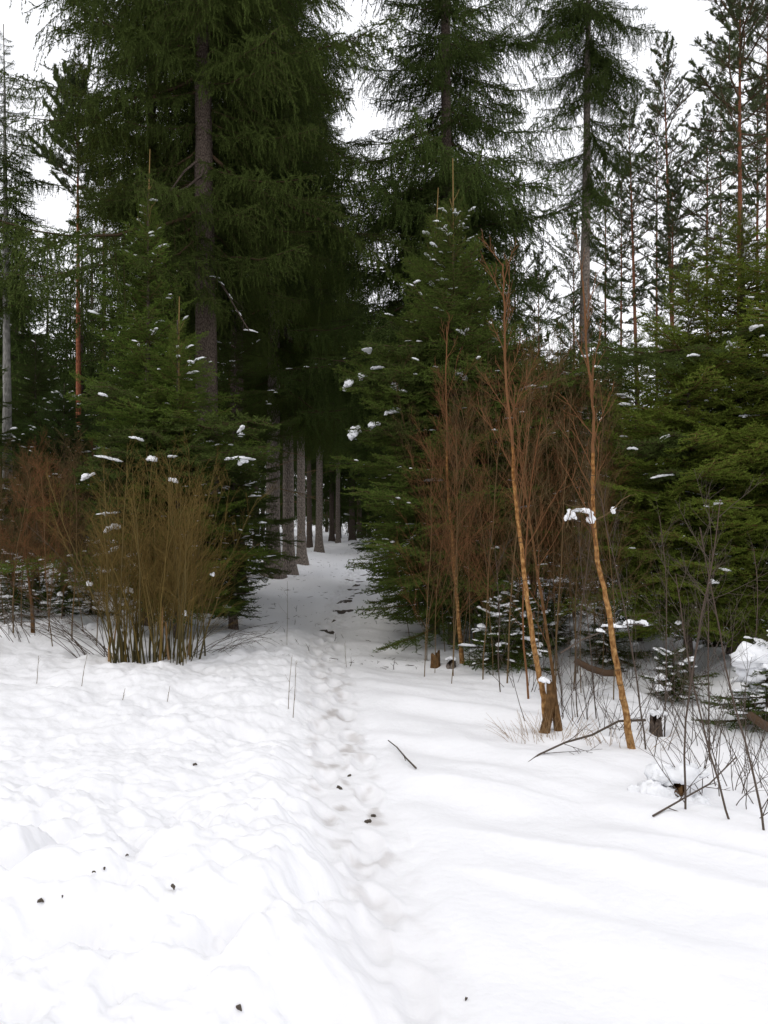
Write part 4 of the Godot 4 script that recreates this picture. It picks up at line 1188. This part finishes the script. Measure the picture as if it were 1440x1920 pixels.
func stump(label: String, at: Vector3, h: float, r0: float, mat: Material, cap: float, sd: int, lean := Vector3.ZERO) -> void:
	var t := thing("tree_stump", label, "stump", at)
	var r := rnd(sd + 400)
	var b := Buf.new()
	var sides := 18
	var jag := []
	for q in sides + 1:
		jag.append(r.randf_range(-0.3, 0.22) + 0.18 * sin(q * TAU / sides + sd))
	for ring in 9:
		var u := ring / 6.0
		for q in sides:
			var a := TAU * q / sides
			var fl := r0 * (1.0 + 0.5 * exp(-u * 4.0) + 0.10 * sin(a * 5.0 + sd) + 0.06 * sin(a * 9.0))
			var y: float = h * minf(u, 1.0) * (1.0 + jag[q] * minf(u, 1.0)) - 0.06
			if ring > 6:   # the splintered hollow top
				fl *= 0.75 if ring == 7 else 0.0
				y -= h * (0.12 if ring == 7 else 0.22)
			b.v.append(Vector3(cos(a) * fl, y, sin(a) * fl) + lean * y)
			b.n.append(Vector3(cos(a), 0.1 if ring < 7 else 1.0, sin(a)).normalized())
			b.c.append(Color(1, 1, 1) * lerpf(0.6, 1.25, minf(u, 1.0)) if ring < 7 else Color(0.8, 0.7, 0.6))
	for ring in 8:
		for q in sides:
			var p := ring * sides + q
			var p2 := ring * sides + (q + 1) % sides
			b.i.append_array([p, p2, p + sides, p2, p2 + sides, p + sides])
	part("stump_wood", b.mesh(mat), t)
	if cap > 0.0:
		var o := part("snow_cap", blobs[3 + sd % 5], t, Vector3(0, h * 0.82, 0) + lean * h)
		o.scale = Vector3(cap, cap * 0.75, cap)
		if sd == 3:
			for m in 4:
				var e := part("snow_cap", blobs[3 + m], t, [Vector3(-0.13, 0.02, 0.05), Vector3(-0.06, 0.10, -0.03), Vector3(0.10, -0.01, 0.08), Vector3(0.02, -0.02, 0.12)][m])
				e.scale = [Vector3(0.15, 0.13, 0.12), Vector3(0.12, 0.11, 0.11), Vector3(0.10, 0.07, 0.09), Vector3(0.11, 0.08, 0.08)][m]
				e.rotation.y = m * 1.9

func build_small() -> void:
	var r := rnd(900)
	stump("small rotten orange stump at the foot of the slim birch by the path", flat(816, 1238), 0.19, 0.048, M.rotten, 0.0, 1)
	stump("grey broken stump piece right between the orange stump and slim birch", flat(845, 1240), 0.11, 0.05, M.grey_bark, 0.06, 2)
	stump("snow capped broken stump with yellow wood showing on the bank at right", flat(1262, 1478), 0.15, 0.055, M.rotten, 0.165, 3, Vector3(0.25, 0, 0.2))
	stump("dark upright stump with small snow cap in the ditch under the green spruces", flat(1230, 1335), 0.2, 0.045, M.spruce_bark, 0.075, 4)
	laid("fallen_log", "short dark fallen log lying across the forest floor between the birches", "log", polyline([[1078, 1238], [1105, 1252], [1135, 1262], [1165, 1262]], 7.6, 7.4), 0.03, 0.035, M.dark_bark, 4, 11)
	laid("fallen_log", "dark log sticking out of the snow at the right edge", "log", polyline([[1405, 1340], [1425, 1355], [1450, 1370]], 6.0, 5.8), 0.03, 0.035, M.dark_bark, 0, 12)
	laid("fallen_branch", "long grey branch arching over the snow in front of the birches", "branch", polyline([[982, 1436], [1010, 1415], [1060, 1392], [1110, 1378], [1160, 1352], [1210, 1350]], 5.0, 5.4), 0.005, 0.009, M.dark_twig, 9, 13)
	laid("fallen_branch", "dark branch slanting up out of the snow below the capped stump", "branch", polyline([[1224, 1530], [1280, 1498], [1330, 1470], [1380, 1420]], 4.15, 4.4), 0.006, 0.004, M.dark_twig, 5, 14)
	var br := laid("fallen_branch", "snow covered branch reaching from the leaning birch into the green spruces", "branch", polyline([[1050, 1225], [1090, 1200], [1140, 1180], [1175, 1170], [1215, 1172]], 6.0, 6.4), 0.007, 0.006, M.dark_twig, 6, 15)
	for q in [[1150, 1174, 40, 12], [1180, 1167, 36, 14], [1205, 1168, 30, 14], [1125, 1182, 30, 10]]:
		snow_lump(br, q[0], q[1], 6.2, q[2], q[3], 0.0, q[0])
	# the stick on the snow of the path's right side
	var a := flat(728, 1384) + Vector3(0, 0.03, 0)
	var e := flat(780, 1450) + Vector3(0, 0.012, 0)
	laid("stick", "single dark stick lying on the smooth snow right of the path", "stick", PackedVector3Array([a, a.lerp(e, 0.3) + Vector3(0.008, 0.004, 0), a.lerp(e, 0.7) + Vector3(-0.006, 0.006, 0), e]), 0.004, 0.006, M.dark_twig, 1, 16)
	# dry stalks standing in the snow
	var stalks := [["tall dry stalk left of the path with a few side twigs", 538, 1214, 0.75, 0.02], ["slender dry stalk in front, left of a close twin", 540, 1338, 0.42, 0.04], ["slender dry stalk in front, right of a close twin", 549, 1346, 0.45, 0.06], ["short stalk in the middle of the path snow", 650, 1240, 0.26, -0.06], ["dry stalk at the left below the arching twigs", 68, 1288, 0.26, 0.1], ["leaning dry stalk left of the willow foot", 152, 1300, 0.28, 0.15], ["tiny dry stalk in the open snow left of the path", 228, 1330, 0.1, 0.2], ["tiny leaning stalk above the dark hole in the snow", 312, 1322, 0.13, 0.2]]
	for k in stalks.size():
		var s: Array = stalks[k]
		var t := thing("dry_stalk", s[0], "stalk", flat(s[1], s[2]))
		var b := Buf.new()
		var q := curve(Vector3(0, -0.04, 0), Vector3(s[4], 1, 0), s[3] + 0.04, 5, 0.04, Vector3.ZERO, r)
		b.tube(q, taper(6, 0.003, 0.0014), 4, Color(1, 1, 1), Color(1.2, 1.1, 1.0))
		twigs(b, q, 0.3, 3, s[3] * 0.3, 0.0013, 0.5, 0, 0.05, Color(1.2, 1.1, 1.0), r)
		part("stalk_stem", b.mesh(M.brown_twig), t)
	# dry grass round the birch feet
	for s in [["dry straw coloured grass tuft around the split birch stump", 1025, 1382, 0.28, 80], ["thin dry grass beside the foot of the leaning birch", 1165, 1400, 0.26, 35]]:
		var t := thing("dry_grass", s[0], "grass", flat(s[1], s[2]))
		t.set_meta("kind", "stuff")
		var b := Buf.new()
		for k in s[4]:
			var x: float = r.randf_range(-1, 1) * s[3]
			var z: float = r.randf_range(-0.5, 0.5) * s[3]
			var q := curve(Vector3(x, ground_h(t.position.x + x, t.position.z + z) - t.position.y - 0.02, z), Vector3(x * 2.2 + r.randf_range(-0.4, 0.4), 0.9, r.randf_range(-0.3, 0.5)), r.randf_range(0.1, 0.26), 3, 0.1, Vector3(0, -0.12, 0), r)
			b.tube(q, taper(4, 0.0016, 0.0007), 3, Color(1, 1, 1) * r.randf_range(0.7, 1.1), Color(1, 1, 1))
		part("blades", b.mesh(M.straw), t)
	# needles, bits of twig and stubs lying on the snow under the trees
	var lit := []
	var litc := []
	for k in 3600:
		var dd := 8.5 + 24.0 * pow(r.randf(), 1.6)
		var off := r.randf_range(-3.5, 4.5) * (0.5 + dd / 20.0)
		var x := ramp(PATH, dd) + off
		if absf(off) < 0.9 and r.randf() < 0.6 or dd < 10.0 and off < -0.6:
			continue
		var p := Vector3(x, ground_h(x, -dd) + 0.004, -dd)
		var up := r.randf() < 0.12
		var sz := 0.22 + 0.9 * pow(r.randf(), 2.5)
		lit.append(Transform3D(Basis(Vector3.UP, r.randf() * TAU) * Basis(Vector3.BACK, r.randf_range(0.6, 1.5) if up else r.randf_range(-0.1, 0.25)).scaled(Vector3.ONE * sz), p))
		litc.append(Color(1, 1, 1) * r.randf_range(0.6, 1.4))
	var lb := Buf.new()
	lb.tube(PackedVector3Array([Vector3(-0.02, -0.005, 0), Vector3(0.03, 0.0, 0.005), Vector3(0.09, 0.004, -0.01)]), PackedFloat32Array([0.004, 0.0035, 0.0015]), 4, Color(1, 1, 1), Color(1, 1, 1))
	lb.stick(Vector3(0.03, 0, 0.005), Vector3(0.06, 0.008, 0.035), 0.002, 0.001, Color(1, 1, 1))
	var lo := copies("forest_litter", lb.mesh(M.dark_twig), lit, litc, self)
	tag(lo, "small dark twig bits and stubs scattered on the snow under the trees", "litter")
	# scraps of bark and soil in the shovelled snow
	var scraps := [["large crumb of dark soil in the snow at the lower left", 76, 1694, 16], ["smaller dark crumb right beside the large one at the lower left", 117, 1688, 8], ["dark bits in the crease above the snow heap", 176, 1640, 9], ["dark crumb right of the crease above the snow heap", 196, 1637, 10], ["small brown chip standing up on the snow heap", 238, 1606, 8], ["flat dark bark chip poking from the snow heap", 324, 1671, 18], ["lone dark chip in the open snow left of the path", 366, 1437, 11], ["dark clod in a hollow at the bottom of the view", 448, 1896, 20], ["dark bit in the trodden snow at the bottom right of the path", 874, 1876, 10]]
	for k in scraps.size():
		var s: Array = scraps[k]
		var p := flat(s[1], s[2])
		var dd := 2.0
		while dd < 9.0 and ground_h(X(s[1], dd), -dd) < H(s[2], dd):   # where the uneven snow lies at that place
			dd += 0.01
		p = on_ground(s[1], dd)
		var o := MeshInstance3D.new()
		o.mesh = scrap_mesh(s[3] * -p.z / F * 0.38, k)
		o.name = numbered("bark_scrap" if k in [4, 5, 6] else "soil_clod")
		add_child(o, true)
		o.position = p + Vector3(0, 0.004, 0)
		o.rotation.y = k * 1.7
		tag(o, s[0], "bark" if k in [4, 5, 6] else "soil")

func scrap_mesh(rad: float, sd: int) -> ArrayMesh:
	var r := rnd(sd + 60)
	var b := Buf.new()
	var q := PackedVector3Array([Vector3(-rad, -0.3 * rad, 0), Vector3(-rad * 0.5, 0.25 * rad, 0.1 * rad), Vector3(0.1 * rad, 0.4 * rad, -0.1 * rad), Vector3(rad * 0.7, 0.2 * rad, 0.1 * rad), Vector3(rad, -0.25 * rad, 0)])
	var f := r.randf_range(0.7, 1.1)
	b.tube(q, PackedFloat32Array([0.12 * rad, 0.45 * rad * f, 0.55 * rad, 0.4 * rad * f, 0.1 * rad]), 7, Color(1, 1, 1), Color(1, 1, 1), 1.2, n_fine)
	return b.mesh(M.soil)
